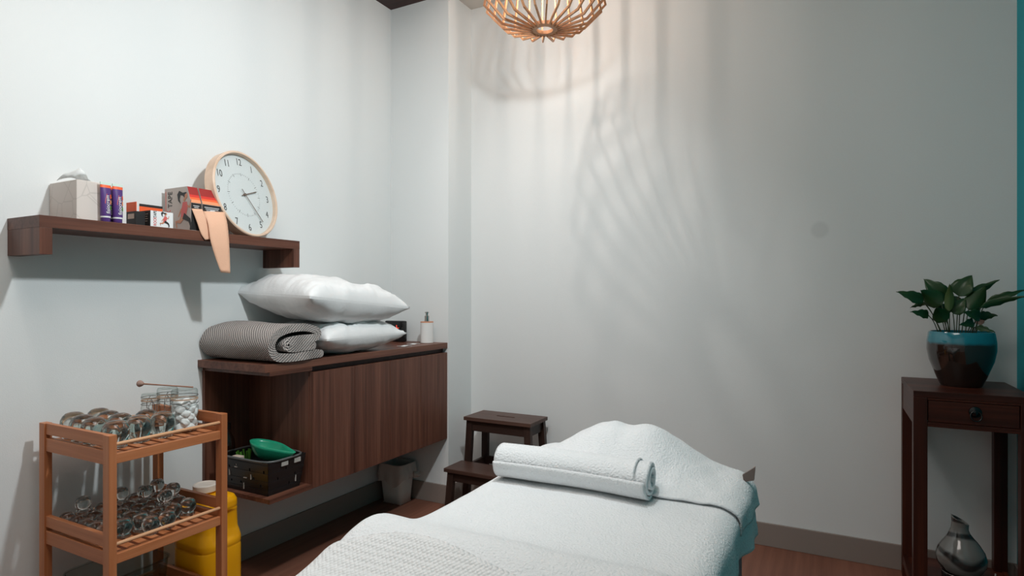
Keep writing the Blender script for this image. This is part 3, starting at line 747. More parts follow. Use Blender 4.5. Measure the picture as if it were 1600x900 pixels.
# green bowl: boat shape with a spout
gb = Vector((-1.985, 1.665, bl.z+.110))
def bowl(u, v):
    a = 2*PI*u; r = v**.75
    L_ = .085+.045*max(0, math.cos(a))**4; W_ = .058*(1-.25*max(0, math.cos(a))**2)
    return Vector((L_*r*math.cos(a), W_*r*math.sin(a), .062*(v**2.2)-.062+.0*a))
mb = MB(); mb.grid(bowl, 48, 12, closed_u=True)
bmesh.ops.remove_doubles(mb.bm, verts=mb.bm.verts, dist=1e-5)
bmesh.ops.transform(mb.bm, matrix=Matrix.Translation(gb+Vector((0, 0, .062))) @ E3(-.10, .17, .15), verts=mb.bm.verts)
tag(part('dish', mb, 'green_bowl', None, smooth=180, solid=.0025), 'green plastic pouring dish lying in the black basket', 'dish')
tag(part('packet', MB().box(bl.x-.105, bl.y-.060, bl.z+.075, bl.x-.062, bl.y-.035, bl.z+.124, .002), 'card', None), 'small beige packet sticking up at the wall end of the basket', 'packet')
mb = MB()
for k in range(7):
    a = k*.9; mb.tube([(bl.x-.095+.01*math.cos(a), bl.y-.005+.02*math.sin(a), bl.z+.08), (bl.x-.098+.02*math.cos(a), bl.y-.01+.03*math.sin(a), bl.z+.135)], [.003, .005], 6, flat=.4)
tag(part('herb_sprig', mb, 'leafy', None, smooth=60), 'small green sprig standing behind the packet in the basket', 'plant')
# clear bottle
cb = Vector((-2.192, 1.625, CB+.018)); t = thing('water_bottle', 'clear bottle with black cap standing in the niche behind the basket', 'bottle', cb)
cb2 = cb
part('body', MB().lathe([(0, 0), (.030, 0), (.033, .006), (.033, .15), (.031, .175), (.020, .20), (.014, .212), (.014, .222), (0, .222)], cb, 32), 'clear', t, smooth=60)
part('cap', MB().lathe([(0, .218), (.017, .218), (.017, .245), (0, .245)], cb, 24), 'black', t, smooth=40)

# ---------------------------------------------------------------- waste bin
bb = Vector((-2.135, 2.655, 0)); t = thing('waste_bin', 'small pale bin lined with a thin bag, under the far end of the cabinet', 'bin', bb)
def rrect(u, hx, hy, e=6):
    a = 2*PI*u; c_, s_ = math.cos(a), math.sin(a); r = (abs(c_)**e+abs(s_)**e)**(-1/e); return r*c_*hx, r*s_*hy
def binf(u, v):
    x, y = rrect(u, .064+.020*v, .050+.016*v); return bb+Vector((x, y, .002+.215*v))
mb = MB(); mb.grid(binf, 48, 4, closed_u=True); mb.box(bb.x-.06, bb.y-.046, .001, bb.x+.06, bb.y+.046, .006)
part('body', mb, 'bin', t, smooth=50, solid=.003)
def bagf(u, v):
    a = 2*PI*u
    # v: 0 inside low, .35 over the rim, 1 hanging hem outside
    if v < .3: k = v/.3; x, y = rrect(u, .070+.006*k, .053+.006*k); z = .12+.10*k
    else:
        k = (v-.3)/.7; n = noise.noise(Vector((math.cos(a)*3, math.sin(a)*3, v*2)))
        ru = 1+.05*math.sin(a*11)*k+.12*n*k
        x, y = rrect(u, (.087+.010*k)*ru, (.0685+.006*k)*min(ru, 1.10)); hem = .085+.05*noise.noise(Vector((math.cos(a)*1.5, math.sin(a)*1.5, 3)))
        z = .223-k*hem+.01*math.sin(PI*min(1, k*3))
    y = min(y, .078)
    return bb+Vector((x, y, z))
part('bin_bag', MB().grid(bagf, 96, 24, closed_u=True), 'bag', t, 'thin crumpled liner bag over the rim', smooth=180)
kn = bb+Vector((.112, .03, .16))
mb = MB(); mb.sphere(kn, .02, 3, (1.3, .8, .8))
for v in mb.bm.verts: v.co += (v.co-kn)*.4*noise.noise(v.co*60)
part('bag_knot', mb, 'bag', t, smooth=180)
part('sticker', MB().box(bb.x+.045, bb.y-.0665, .128, bb.x+.052, bb.y-.063, .138).box(bb.x+.055, bb.y-.0665, .128, bb.x+.064, bb.y-.063, .138), 'ink', t, 'dark printed marks')

# ---------------------------------------------------------------- yellow jerrycan
jx0, jx1, jy0, jy1 = -2.155, -1.955, 1.362, 1.532
jc = Vector(((jx0+jx1)/2, (jy0+jy1)/2, 0)); t = thing('jerrycan', 'bright yellow plastic canister with a white screw cap beside the trolley', 'canister', jc)
jp = [(0, 0, 0), (0, .93, .93), (.01, 1, 1), (.055, 1, 1), (.215, 1, 1), (.222, .985, .985), (.228, 1, 1), (.245, 1.005, 1.005), (.262, .97, .97), (.285, .90, .90), (.34, .88, .88), (.352, .89, .89), (.358, .875, .875), (.364, .89, .89), (.385, .88, .88), (.400, .80, .80), (.408, .60, .60), (.410, 0, 0)]
hx, hy = (jx1-jx0)/2, (jy1-jy0)/2
def can(u, v):
    f = v*(len(jp)-1); i = min(int(f), len(jp)-2); k = f-i; z = jp[i][0]+(jp[i+1][0]-jp[i][0])*k; sx = jp[i][1]+(jp[i+1][1]-jp[i][1])*k
    x, y = rrect(u, hx*sx, hy*sx, 5 if sx > .3 else 2)
    if .235 < z < .36:   # finger recess on the face towards the room
        d = smoothstep(.06, .02, abs(y))*smoothstep(.235, .26, z)*smoothstep(.36, .34, z)
        if x > 0: x -= .012*d
    return jc+Vector((x, y, z+.0005))
mb = MB(); mb.grid(can, 64, (len(jp)-1)*3, closed_u=True); bmesh.ops.remove_doubles(mb.bm, verts=mb.bm.verts, dist=1e-5)
part('can_body', mb, 'yellow', t, smooth=50)
cl_ = Vector((-2.075, 1.45, .405))
part('neck', MB().lathe([(0, 0), (.034, 0), (.034, .012), (0, .012)], cl_, 32), 'yellow', t, smooth=40)
mb = MB(); mb.lathe([(0, .010), (.040, .010), (.043, .013), (.043, .034), (.040, .037), (.034, .038), (.033, .036), (0, .036)], cl_, 40)
part('cap', mb, 'cap', t, 'milky white screw cap', smooth=40)

# ---------------------------------------------------------------- bamboo trolley
TX0, TX1, TY0, TY1, TZ = -2.195, -1.808, .966, 1.345, .75
t = thing('trolley', 'bamboo three tier trolley loaded with glass cups, beside the left wall', 'trolley', ((TX0+TX1)/2, (TY0+TY1)/2, 0))
TR = t
lw_, ld_ = .032, .022
for x in (TX0, TX1-lw_):
    for y in (TY0, TY1-ld_):
        part('leg', MB().box(x, y, 0, x+lw_, y+ld_, TZ, .0015), 'bamboo_z', t)
TIER = [.693, .404, .115]
for zt in TIER:
    for y in (TY0+.004, TY1-.018):
        part('end_board', MB().box(TX0+lw_, y, zt+.0225, TX1-lw_, y+.014, zt+.057, .001), 'bamboo_x', t)
        part('end_board', MB().box(TX0+lw_, y, zt-.030, TX1-lw_, y+.014, zt+.011, .001), 'bamboo_x', t)
    for x in (TX0+.006, TX1-.020):
        part('side_rail', MB().box(x, TY0+ld_, zt-.028, x+.014, TY1-ld_, zt, .001), 'bamboo_y', t)
        part('guard_rod', MB().tube([(x+.007, TY0+ld_-.003, zt+.027), (x+.007, TY1-ld_+.003, zt+.027)], .0055, 10), 'rod', t, 'pale guard rod', smooth=40)
    n = 9
    for i in range(n):
        y = TY0+.028+i*(TY1-TY0-.056-.026)/(n-1)
        part('slat', MB().box(TX0+.020, y, zt-.012, TX1-.020, y+.026, zt-.0005, .001), 'bamboo_x', t)

# cups -------------------------------------------------
def cup_proof(r, h, lab, grp, m, th):
    t = thing('glass_cup', lab, 'glass cup', (0, 0, 0), grp)
    out_ = [(r*.73, .004), (r*.74, .008), (r*.82, h*.22), (r*.97, h*.42), (r, h*.55), (r*.95, h*.72), (r*.80, h*.86), (r*.58, h*.95), (r*.30, h*.99), (0, h)]
    inn = [(0, h-th*2.2), (r*.30, h*.985-th*2.0), (r*.58-th*.4, h*.94-th*1.6), (r*.80-th*.8, h*.85-th), (r*.95-th, h*.71), (r-th, h*.55), (r*.97-th, h*.43), (r*.82-th, h*.23), (r*.74-th, .010), (r*.73-th, .004), (r*.73, .004)]
    part('bowl', MB().lathe(out_+inn, seg=32), m, t, smooth=50)
    part('rim', MB().tube([(r*.77*math.cos(2*PI*k/28), r*.77*math.sin(2*PI*k/28), .0028) for k in range(28)], .0025, 8, closed=True), m, t, smooth=180)
    return t
big = [(103, 641.6), (126.5, 647), (143, 637.5), (165, 641), (153, 650.5), (184, 646), (181, 657), (216, 649.5), (226, 641), (252, 643)]
first = cup_proof(.0375, .082, 'large clear glass cup standing mouth down on the top tier', 'large glass cups on the top tier', M['cup'], .0026)
CUPS = ['leftmost large glass cup, in the wall side corner of the top tier', 'second large glass cup from the left, behind the near end board of the top tier',
        'rearmost large glass cup of the left half, against the wall side of the top tier', 'large glass cup in the middle of the wall side row on the top tier',
        'third large glass cup from the left, behind the near end board of the top tier', 'large glass cup in the centre of the top tier cluster',
        'large glass cup in the front corner behind the near trolley leg, top tier', 'second large glass cup along the front guard rod of the top tier',
        'large glass cup directly in front of the small clip top jar', 'large glass cup beside the cotton jar at the front guard rod']
pts = []
for i, (a, b) in enumerate(big):
    p = at(a, b+1.5, z=TIER[0]+.0775); p.z = TIER[0]
    p.x = max(TX0+.045, min(TX1-.058, p.x)); p.y = max(TY0+.058, min(TY1-.06, p.y)); pts.append(p)
for _ in range(200):      # push apart so that cups touch but do not overlap
    for i in range(len(pts)):
        for j in range(i):
            d = pts[i]-pts[j]; d.z = 0; l = d.length
            if l < .0757: k = d.normalized()*(.0757-l)/2*.9; pts[i] += k; pts[j] -= k
    for p in pts: p.x = max(TX0+.045, min(TX1-.058, p.x)); p.y = max(TY0+.057, min(1.218, p.y))
for i, p in enumerate(pts):
    if i == 0: first.location = p; first['label'] = CUPS[0]
    else: dup(first, p, i, CUPS[i])
small = cup_proof(.0255, .055, 'small clear glass cup standing mouth down on the middle tier', 'small glass cups on the middle tier', M['cup_small'], .0018)
sp_ = []
for i in range(6):
    for j in range(6):
        x = TX0+.052+i*.0525; y = TY0+.055+j*.0530
        if i == 5 and j in (0, 1, 4): continue
        if i == 5 and j == 5: continue
        sp_.append((x+random.uniform(-.0006, .0006), y+random.uniform(-.0006, .0006)))
for i, (x, y) in enumerate(sp_):
    if i == 0: small.location = (x, y, TIER[1])
    else: dup(small, (x, y, TIER[1]), i*.7)
tip = cup_proof(.0225, .048, 'small glass cup heaped on top of the others on the middle tier', 'glass cups heaped on the middle tier', M['cup_small'], .0018)
for i, (x, y) in enumerate([(-2.10, 1.16), (-2.05, 1.21), (-1.99, 1.27), (-2.08, 1.27), (-1.94, 1.21), (-2.11, 1.05)]):
    loc = (x, y, TIER[1]+.0555)
    if i == 0: tip.location = loc
    else: dup(tip, loc, i)
# clip-top jars -------------------------------------------------
def jar(c, r, h, lab, fill=None, hinge=True, ang=0.):
    t = thing('clip_top_jar', lab, 'jar', c)
    nh = h*.70
    part('glass_body', MB().lathe([(0, .002), (r*.85, .002), (r, .010), (r, nh*.82), (r*.93, nh*.92), (r*.86, nh), (r*.90, nh+.004), (r*.90, nh+.010)], c, 36), 'glass', t, smooth=60)
    part('glass_lid', MB().lathe([(r*.92, nh+.012), (r*.95, nh+.018), (r*.95, h-.006), (r*.88, h), (r*.6, h-.003), (0, h-.003)], c, 36), 'glass', t, smooth=60)
    part('seal_ring', MB().lathe([(r*.88, nh+.009), (r*.98, nh+.009), (r*.98, nh+.013), (r*.88, nh+.013), (r*.88, nh+.009)], c, 36), mat('seal', (.50, .34, .24), .5), t, 'brown rubber seal', smooth=40)
    for zz in (nh-.002, nh+.022):
        part('wire_band', MB().tube([c+Vector((r*.97*math.cos(2*PI*k/32), r*.97*math.sin(2*PI*k/32), zz)) for k in range(32)], .0011, 6, closed=True), 'wire', t, smooth=180)
    if hinge:
        for sgn in (0, PI):
            d = Vector((math.cos(ang+sgn), math.sin(ang+sgn), 0)); q = Vector((-d.y, d.x, 0)); b0 = c+d*(r+.003)
            part('wire_clip', MB().tube([b0+Vector((0, 0, nh+.02)), b0+q*.010+d*.004+Vector((0, 0, nh)), b0+q*.010+d*.008+Vector((0, 0, nh-.022)), b0-q*.006+d*.008+Vector((0, 0, nh-.030)), b0-q*.008+d*.004+Vector((0, 0, nh-.006)), b0+Vector((0, 0, nh+.006))], .0012, 6), 'wire', t, smooth=180)
    return t
zj = TIER[0]
jar(Vector((-2.105, 1.262, zj)), .030, .112, 'small clip top glass jar nearest the wall on the top tier', ang=-.5)
jar(Vector((-2.032, 1.277, zj)), .034, .136, 'medium clip top jar between the small jar and the cotton jar', ang=-.6)
cj = Vector((-1.915, 1.262, zj))
jar(cj, .042, .142, 'large glass jar filled with white cotton balls on the top tier', hinge=False)
rb = thing('cotton_balls', 'heap of white cotton balls inside the large glass jar', 'cotton balls', cj+Vector((0, 0, .004)))
rb['kind'] = 'stuff'
COL.objects.unlink(rb); bpy.data.objects.remove(rb)
mb = MB(); n = 0
for lev in range(6):
    for k in range(5):
        a = k*2*PI/5+lev*.7; q = cj+Vector((.0235*math.cos(a), .0235*math.sin(a), .020+lev*.0145)); mb.sphere(q, .0155, 3)
    mb.sphere(cj+Vector((0, 0, .018+lev*.0145)), .013, 2)
for v in mb.bm.verts: v.co += Vector((noise.noise(v.co*70), noise.noise(v.co*70+Vector((5, 0, 0))), noise.noise(v.co*70+Vector((0, 9, 0)))))*.006
o = tag(part('cotton_balls', mb, 'cotton', None, smooth=180), 'white cotton balls filling the large glass jar', 'cotton balls'); o['kind'] = 'stuff'
# spoon / dipper lying across the jar lids
d0 = at(217, 604, X=-2.06); d1 = at(296, 604, X=-1.93)
zz = zj+.142+.006
d0 = Vector((-2.105, 1.225, zz+.004)); d1 = Vector((-1.905, 1.285, zz-.002))
t = thing('honey_dipper', 'small wooden dipper lying across the jar lids', 'dipper', d0)
dv = (d1-d0).normalized()
part('handle', MB().tube([d0+dv*.012, d0.lerp(d1, .5), d1], [.0028, .0022, .0026], 10), wood('dipper_wood', (.25, .12, .08), (.36, .19, .13), (.45, .26, .19), 'X', .5), t, smooth=60)
rs = [.004, .010, .012, .010, .0075, .003]
part('dipper_head', MB().tube([d0+dv*(-.010+.005*i) for i in range(6)], rs, 14), 'dry', t, smooth=60)
# frosted tub on the bottom tier
t = thing('storage_tub', 'translucent plastic tub on the bottom tier of the trolley', 'tub', (-2.06, 1.13, TIER[2]))
mb = MB()
def tubf(u, v):
    x, y = rrect(u, .085+.012*v, .115+.012*v, 6); return Vector((-2.06+x, 1.13+y, TIER[2]+.002+.15*v))
mb.grid(tubf, 48, 4, closed_u=True)
part('tub_wall', mb, 'tub', t, smooth=50, solid=.002)
part('tub_floor', MB().box(-2.13, 1.03, TIER[2], -1.99, 1.23, TIER[2]+.003), 'tub', t)
rp = [Vector((-2.06+rrect(k/48, .098, .128)[0], 1.13+rrect(k/48, .098, .128)[1], TIER[2]+.153)) for k in range(48)]
part('tub_rim', MB().tube(rp, .003, 6, closed=True), 'tub', t, smooth=60)

# ---------------------------------------------------------------- step stool
t = thing('step_stool', 'dark brown wooden two step stool in the corner by the column', 'stool', (-1.53, 2.76, 0))
sx0, sx1, sy0, sy1, sz = -1.735, -1.335, 2.715, 2.925, .50
mb = MB(); ca, cbb = (sx0+sx1)/2, (sy0+sy1)/2
# seat with a slot hand hole: four boards around the slot
part('seat', MB().box(sx0, sy0, sz-.019, sx1, cbb-.008, sz, .0015).box(sx0, cbb+.008, sz-.019, sx1, sy1, sz, .0015).box(sx0, cbb-.008, sz-.019, ca-.055, cbb+.008, sz-.0002).box(ca+.055, cbb-.008, sz-.019, sx1, cbb+.008, sz-.0002), 'stool_x', t)
stp0, stp1, stz = 2.545, 2.735, .265
part('step', MB().box(sx0-.012, stp0, stz-.019, sx1+.012, stp1-.022, stz, .0015), 'stool_x', t)
def sleg(xt, yt, xb, yb, zt):
    w2, d2 = .018, .013
    return MB().hexa([(xb-w2, yb-d2, 0), (xb+w2, yb-d2, 0), (xb+w2, yb+d2, 0), (xb-w2, yb+d2, 0)], [(xt-w2, yt-d2, zt), (xt+w2, yt-d2, zt), (xt+w2, yt+d2, zt), (xt-w2, yt+d2, zt)])
for sgn, xt in ((-1, sx0+.028), (1, sx1-.028)):
    part('leg', sleg(xt, sy0+.028, xt+sgn*.022, sy0+.012, sz-.019), 'stool_z', t)
    part('leg', sleg(xt, sy1-.022, xt+sgn*.022, sy1+.006, sz-.019), 'stool_z', t)
    part('front_leg', sleg(xt+sgn*.006, stp0+.024, xt+sgn*.020, stp0+.010, stz-.019), 'stool_z', t)
    part('side_rail', MB().hexa([(xt-.008, sy0+.03, sz-.075), (xt+.008, sy0+.03, sz-.075), (xt+.008, sy1-.03, sz-.075), (xt-.008, sy1-.03, sz-.075)], [(xt-.008, sy0+.03, sz-.019), (xt+.008, sy0+.03, sz-.019), (xt+.008, sy1-.03, sz-.019), (xt-.008, sy1-.03, sz-.019)]), 'stool_r', t)
    part('side_rail', MB().box(xt+sgn*.010-.008, stp0+.03, stz-.062, xt+sgn*.010+.008, sy1-.03, stz-.0195), 'stool_r', t)
part('front_apron', MB().box(sx0+.04, sy0+.018, sz-.075, sx1-.04, sy0+.034, sz-.0195), 'stool_r', t)
part('back_apron', MB().box(sx0+.04, sy1-.034, sz-.06, sx1-.04, sy1-.018, sz-.0195), 'stool_r', t)
part('step_apron', MB().box(sx0+.03, stp0+.016, stz-.065, sx1-.03, stp0+.032, stz-.0195), 'stool_r', t)
part('back_stretcher', MB().box(sx0+.02, sy1-.026, stz-.055, sx1-.02, sy1-.010, stz-.015), 'stool_r', t)

# ---------------------------------------------------------------- treatment bed
BX0, BX1, BY0, BY1, BT = -.850, -.196, -.05, 1.80, .625
t = thing('massage_table', 'massage table with teal legs under the white towels', 'massage table', ((BX0+BX1)/2, .9, 0))
part('mattress', MB().box(BX0+.015, BY0, BT-.07, BX1-.015, BY1-.03, BT, .02), 'vinyl', t, smooth=40)
part('frame', MB().box(BX0+.05, BY0+.06, BT-.13, BX1-.05, BY1-.06, BT-.071, .003), 'teal_vinyl', t, 'teal frame')
for x in (BX0+.03, BX1-.065):
    part('leg_panel', MB().box(x, 1.60, 0, x+.045, 1.775, BT-.071, .006), 'teal_vinyl', t, 'teal leg panel', smooth=40)
    part('leg_panel', MB().box(x, .02, 0, x+.045, .18, BT-.071, .006), 'teal_vinyl', t, 'teal leg panel', smooth=40)
q_ = at(1175, 738, X=-.185)
part('corner_flap', MB().prism([at(*c, Y=q_.y-.005) for c in ((1160, 742), (1180, 730), (1178, 751), (1162, 753))], (0, .012, 0)), 'vinyl', t, 'brown vinyl corner peeping out under the towel')
BXC = (BX0+BX1)/2
def mound(x, y):
    z = 0
    # head pillow beneath the towel
    dx = (x+.53)/.205; dy = (y-1.72)/.14
    q = (abs(dx)**2.6+abs(dy)**2.4)
    z += .125*math.exp(-q*1.05)*(1-.10*math.exp(-((x+.52)/.035)**2))
    # leg bolster beneath the towel
    z += .068*math.exp(-((y-.93)/.11)**2)
    return z
def drape(x, y, x0, x1, y0, y1, top, rad, extra=0, seed=0, flare=.06, fold=.019, bump=True):
    cx = max(x0+rad, min(x1-rad, x)); cy = max(y0+rad, min(y1-rad, y)); d = Vector((x-cx, y-cy, 0)); l = d.length
    if l < 1e-6: px, py, dz = x, y, 0; n = Vector((0, 0, 0)); l = 0
    else:
        n = d/l
        if l < rad*PI/2: a = l/rad; px, py, dz = cx+n.x*rad*math.sin(a), cy+n.y*rad*math.sin(a), rad*(1-math.cos(a))
        else:
            s_ = l-rad*PI/2; px, py, dz = cx+n.x*(rad+s_*flare), cy+n.y*(rad+s_*flare), rad+s_
    z = top-dz+(mound(min(max(px, x0+.0), x1), py)*(1-smoothstep(0, .12, l)) if bump else 0)
    along = (cx*n.y**2+cy*n.x**2+math.atan2(n.y, n.x)*rad) if l else 0
    f = smoothstep(rad*.6, rad*3.0+.08, l)*fold
    wv = noise.noise(Vector((along*9, seed, l*1.5)))*1.5+.35*math.sin(along*38+seed+2*noise.noise(Vector((along*4, 2, 0))))
    px += n.x*f*wv+(n.x*fold*.4*smoothstep(0, rad, l)); py += n.y*f*wv
    z += .0035*noise.noise(Vector((x*6, y*6, seed)))+.0015*noise.noise(Vector((x*22, y*16, seed+4)))
    return Vector((px, py, z+extra))
# main towel
U0, U1, V0, V1 = BX0-.15, BX1+.118, BY0+.05, BY1+.04
def sheet(u, v):
    x = U0+(U1-U0)*u; y = V0+(V1-V0)*v
    hem = .015*noise.noise(Vector((y*5, 3, 0)))*smoothstep(.75, 1, u)
    return drape(x+hem, y, BX0, BX1, -1, BY1, BT+.012, .045, seed=1.7)
o = tag(part('bed_towel', MB().grid(sheet, 130, 220), 'towel', None, smooth=180, solid=-.006), 'white terry towel draped over the whole massage table', 'towel')
# narrower towel over the head end
def head(u, v):
    x = BX0+.02+(BX1+.062-BX0-.02)*u; y = 1.50+.37*v+.012*math.sin(u*7)+.008*noise.noise(Vector((u*6, v, 4)))
    e = .009+.003*noise.noise(Vector((x*30, y*20, 9)))
    fold_ = .008*max(0, noise.noise(Vector((x*12+y*4, y*3, 2))))
    return drape(x, y, BX0, BX1+.006, -1, BY1+.03, BT+.014, .045, extra=e+fold_, seed=1.7, flare=.06)
tag(part('head_towel', MB().grid(head, 110, 50), 'towel', None, smooth=180, solid=-.005), 'white towel laid over the head pillow at the far end of the bed', 'towel')
# waffle towel at the near end
wl = .90
def waf(u, v):
    x = U0-.01+(U1-U0+.02)*u; y = .10+(wl-.10)*v-.075*v*math.exp(-((x-BX0+.03)/.13)**2)-.05*v*smoothstep(-.72, -.35, x)
    return drape(x, y, BX0-.006, BX1+.006, -1, BY1, BT+.016, .05, extra=.009, seed=1.7, flare=.08)
tag(part('waffle_towel', MB().grid(waf, 130, 90), 'waffle', None, smooth=180, solid=-.006), 'white waffle weave towel across the near end of the bed', 'towel')
# rolled towel
rx0, rx1, ry, rr_ = -.812, -.395, 1.475, .050
t = thing('rolled_towel', 'rolled white towel lying across the middle of the bed', 'towel', ((rx0+rx1)/2, ry, BT+.02))
mb = MB(); N = 150; turns = 2.6
def roll(u, v):
    a = u*turns*2*PI; r = .012+(rr_-.012)*(u**.8); x = rx0+(rx1-rx0)*v
    n_ = 1+.02*noise.noise(Vector((x*12, a*.7, 0)))
    off = .010*(1-u)*(1 if v > .5 else -1)*abs(2*v-1)**6
    zz = r*math.sin(-a+.5)*n_*.93; yy = r*math.cos(-a+.5)*n_*1.08
    return Vector((x+off+.004*noise.noise(Vector((a*.5, v*3, 7))), ry+yy+.012*math.sin(v*PI), BT+.020+rr_*.93+zz))
part('roll', mb.grid(roll, N, 50), 'towel', t, smooth=180, solid=-.009)
part('hem_band', MB().tube([Vector((rx1-.03, ry+rr_*1.10*math.cos(a), BT+.020+rr_*.93+rr_*.955*math.sin(a))) for a in [x_*.16-1.4 for x_ in range(26)]], .003, 6), 'towel', t, smooth=60)

# ---------------------------------------------------------------- side table
ax0, ax1, ay0, ay1, az = .262, .602, 2.545, 2.955, .812
t = thing('side_table', 'dark mahogany side table with one drawer, by the teal wall', 'table', ((ax0+ax1)/2, (ay0+ay1)/2, 0))
L_ = .042
part('table_top', MB().box(ax0, ay0, az-.022, ax1, ay1, az, .002), 'mah_x', t)
for x in (ax0, ax1-L_):
    for y in (ay0, ay1-L_):
        part('leg', MB().box(x, y, 0, x+L_, y+L_, az-.022, .002), 'mah_z', t)
for x in (ax0+.002, ax1-.018):
    part('side_apron', MB().box(x, ay0+L_, .69, x+.016, ay1-L_, az-.022), 'mah_y', t)
    part('lower_side_rail', MB().box(x, ay0+L_, .055, x+.016, ay1-L_, .090), 'mah_y', t)
part('back_apron', MB().box(ax0+L_, ay1-.018, .70, ax1-L_, ay1-.004, az-.022), 'mah_x', t)
part('drawer_rail', MB().box(ax0+L_, ay0+.002, .688, ax1-L_, ay0+.018, .704, .001), 'mah_x', t)
part('top_rail', MB().box(ax0+L_, ay0+.002, .782, ax1-L_, ay0+.018, az-.022, .001), 'mah_x', t)
dr = part('drawer', MB().box(ax0+L_+.002, ay0+.005, .7055, ax1-L_-.002, ay0+.022, .7805, .002).box(ax0+L_+.004, ay0+.022, .708, ax1-L_-.004, ay1-.05, .775), 'mah_x', t)
hc = at(1524, 646, Y=ay0+.004)
part('drawer_boss', (lambda mb: (bmesh.ops.transform(mb.bm, matrix=Matrix.Translation((hc.x, ay0+.005, hc.z+.004)) @ Matrix.Rotation(PI/2, 4, 'X'), verts=mb.bm.verts), mb)[1])(MB().lathe([(0, 0), (.019, 0), (.018, .003), (.008, .006), (.007, .012), (0, .014)], seg=24)), 'bronze', dr, smooth=40)
part('ring_pull', MB().tube([(hc.x+.0155*math.cos(k*PI/12), ay0-.009+.004*math.sin(k*PI/12), hc.z-.008+.0165*math.sin(k*PI/12)) for k in range(24)], .0022, 8, closed=True), 'bronze', dr, 'round ring pull', smooth=180)
part('lower_shelf', MB().box(ax0+.018, ay0+.012, .070, ax1-.018, ay1-.012, .085, .001), 'mah_x', t)

# plant ----------------------------------------------------
pc = Vector((.433, 2.765, az))
t = thing('plant_pot', 'glossy brown plant pot with a turquoise rim, on the side table', 'plant pot', pc)
part('pot', MB().lathe([(0, .003), (.062, .0), (.066, .006), (.082, .045), (.100, .095), (.107, .135), (.107, .165), (.102, .198), (.099, .203), (.094, .203), (.094, .196), (.100, .16), (.098, .12), (.06, .04), (0, .02)], pc, 64), 'glaze', t, smooth=50)
t2 = thing('peace_lily', 'dark green peace lily growing in the turquoise rimmed pot', 'plant', pc+Vector((0, 0, .18)))
part('soil', MB().lathe([(0, .186), (.06, .189), (.0985, .183), (.0985, .175), (0, .17)], pc, 32), 'soil', t2, smooth=60)
leaves = [((1443, 472), (1400, 455.5), 19, 'leaf', -.03, 1474), ((1475.5, 466), (1443, 435.5), 27, 'leaf', .02, 1483), ((1472, 477), (1438, 453), 28, 'leaf', -.02, 1480),
          ((1498, 463), (1519, 430), 30, 'leaf', .02, 1494), ((1511, 466), (1562, 437), 16, 'leaf', .03, 1502), ((1513, 484), (1541, 447), 26, 'leaf', -.03, 1508),
          ((1540, 474), (1603, 453), 12, 'leaf', -.01, 1520), ((1532, 480), (1606, 463), 12, 'leaf', -.05, 1524), ((1530, 494), (1559, 493), 14, 'leaf', .01, 1516),
          ((1525, 511), (1555, 519), 9, 'leaf', -.04, 1518), ((1446, 474), (1422, 481), 8, 'leaf', .02, 1472), ((1451, 493), (1422, 487), 14, 'leaf', -.05, 1468),
          ((1483, 486), (1484, 443), 13, 'leaf_pale', -.04, 1484), ((1489, 490), (1509, 466), 25, 'leaf', 0, 1492), ((1531, 496), (1504, 488), 18, 'leaf', -.05, 1512),
          ((1479, 503), (1462, 481), 24, 'leaf', -.05, 1484), ((1521, 503), (1498, 508), 14, 'leaf', -.06, 1510), ((1470, 492), (1486, 473), 22, 'leaf', .04, 1482),
          ((1500, 486), (1492, 462), 22, 'leaf', .05, 1498), ((1532, 508), (1529, 494), 13, 'dry', .05, 1524), ((1464, 474), (1448, 458), 20, 'leaf', .05, 1478)]
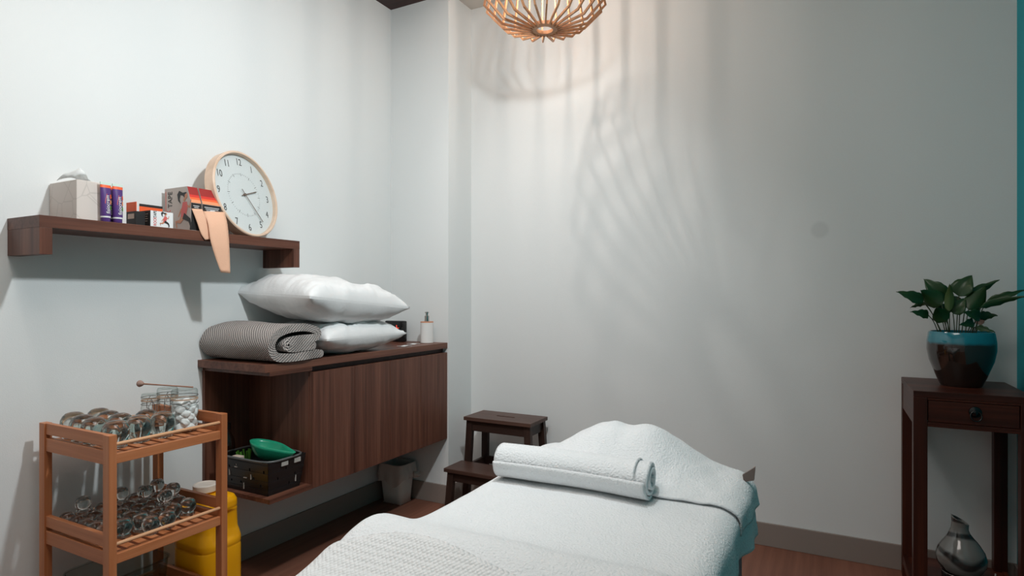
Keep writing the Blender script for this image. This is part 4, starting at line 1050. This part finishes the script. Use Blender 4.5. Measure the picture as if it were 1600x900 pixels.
for i, (bs, tp, wpx, mm, dyy, sxp) in enumerate(leaves):
    Yb = pc.y+dyy*.6; b0 = at(*bs, Y=Yb); t0 = at(*tp, Y=pc.y+dyy*1.3); wd = wpx*2.24/F*.48
    ax = t0-b0; ln = ax.length; ax.normalize(); view = (b0-Vector((0, 0, EYE))).normalized(); side = ax.cross(view).normalized()
    nrm_ = side.cross(ax).normalized(); tw = (i*37 % 7-3)*.12; side = (side*math.cos(tw)+nrm_*math.sin(tw)); nrm_ = side.cross(ax)
    if nrm_.z < 0: nrm_ = -nrm_
    def lf(u, v):
        s_ = 2*u-1; w_ = wd*(math.sin(PI*v**.62)**.9)*(1-v)**.12*1.12; arch = .10*ln*math.sin(PI*v)
        return b0+ax*ln*v+side*s_*w_+nrm_*(arch+abs(s_)*w_*.35)+Vector((0, 0, .002*math.sin(v*20+s_*3)*abs(s_)))
    part('leaf', MB().grid(lf, 6, 10), mm, t2, smooth=180, solid=-.0008)
    sb = at(sxp, 519, Y=pc.y+dyy*.3); sb.z = az+.185; dd = Vector((sb.x-pc.x, sb.y-pc.y, 0))
    if dd.length > .075: sb.x, sb.y = pc.x+dd.x/dd.length*.075, pc.y+dd.y/dd.length*.075
    mid = sb.lerp(b0, .55)+Vector((0, 0, .012))
    part('stalk', MB().tube(catmull([sb, mid, b0], 4), .0017, 6), 'stem', t2, smooth=60)

# glass drop lamp on the lower shelf -----------------------------
vc = Vector((.432, 2.755, .085))
t = thing('aroma_diffuser', 'drop shaped swirled grey glass diffuser on the lower shelf', 'diffuser', vc)
part('base', MB().lathe([(0, 0), (.055, 0), (.060, .006), (.060, .030), (.057, .034), (0, .034)], vc, 40), 'black_gloss', t, smooth=40)
part('base_trim', MB().tube([vc+Vector((.0605*math.cos(2*PI*k/40), .0605*math.sin(2*PI*k/40), .034)) for k in range(40)], .0014, 6, closed=True), 'chrome', t, 'thin bright trim', smooth=60)
mb = MB(); pr = [(.052, .034), (.066, .045), (.077, .070), (.079, .092), (.072, .118), (.058, .142), (.042, .165), (.030, .188), (.026, .205), (.027, .220), (.028, .228), (.025, .229), (.022, .214), (.020, .20)]
pr2 = []
for i in range(len(pr)-1):
    for k in range(3): pr2.append(tuple(pr[i][q]+(pr[i+1][q]-pr[i][q])*k/3 for q in (0, 1)))
pr2.append(pr[-1]); mb.lathe(pr2, vc, 64)
for v in mb.bm.verts:
    z = v.co.z-vc.z; k = smoothstep(.15, .23, z); dx = v.co.x-vc.x
    ca_ = math.atan2(v.co.y-vc.y, dx)
    v.co.x -= .004*k; v.co.z += -.50*dx*k + .004*k*max(0, math.cos(ca_-PI))**6
part('glass_shade', mb, 'swirl', t, smooth=180)
part('power_cable', MB().tube(catmull([vc+Vector((.055, .01, .006)), vc+Vector((.085, .03, .003)), vc+Vector((.11, .06, .004)), vc+Vector((.125, .12, .004))], 6), .0025, 8), 'white_plastic', t, 'thin white cable', smooth=60)
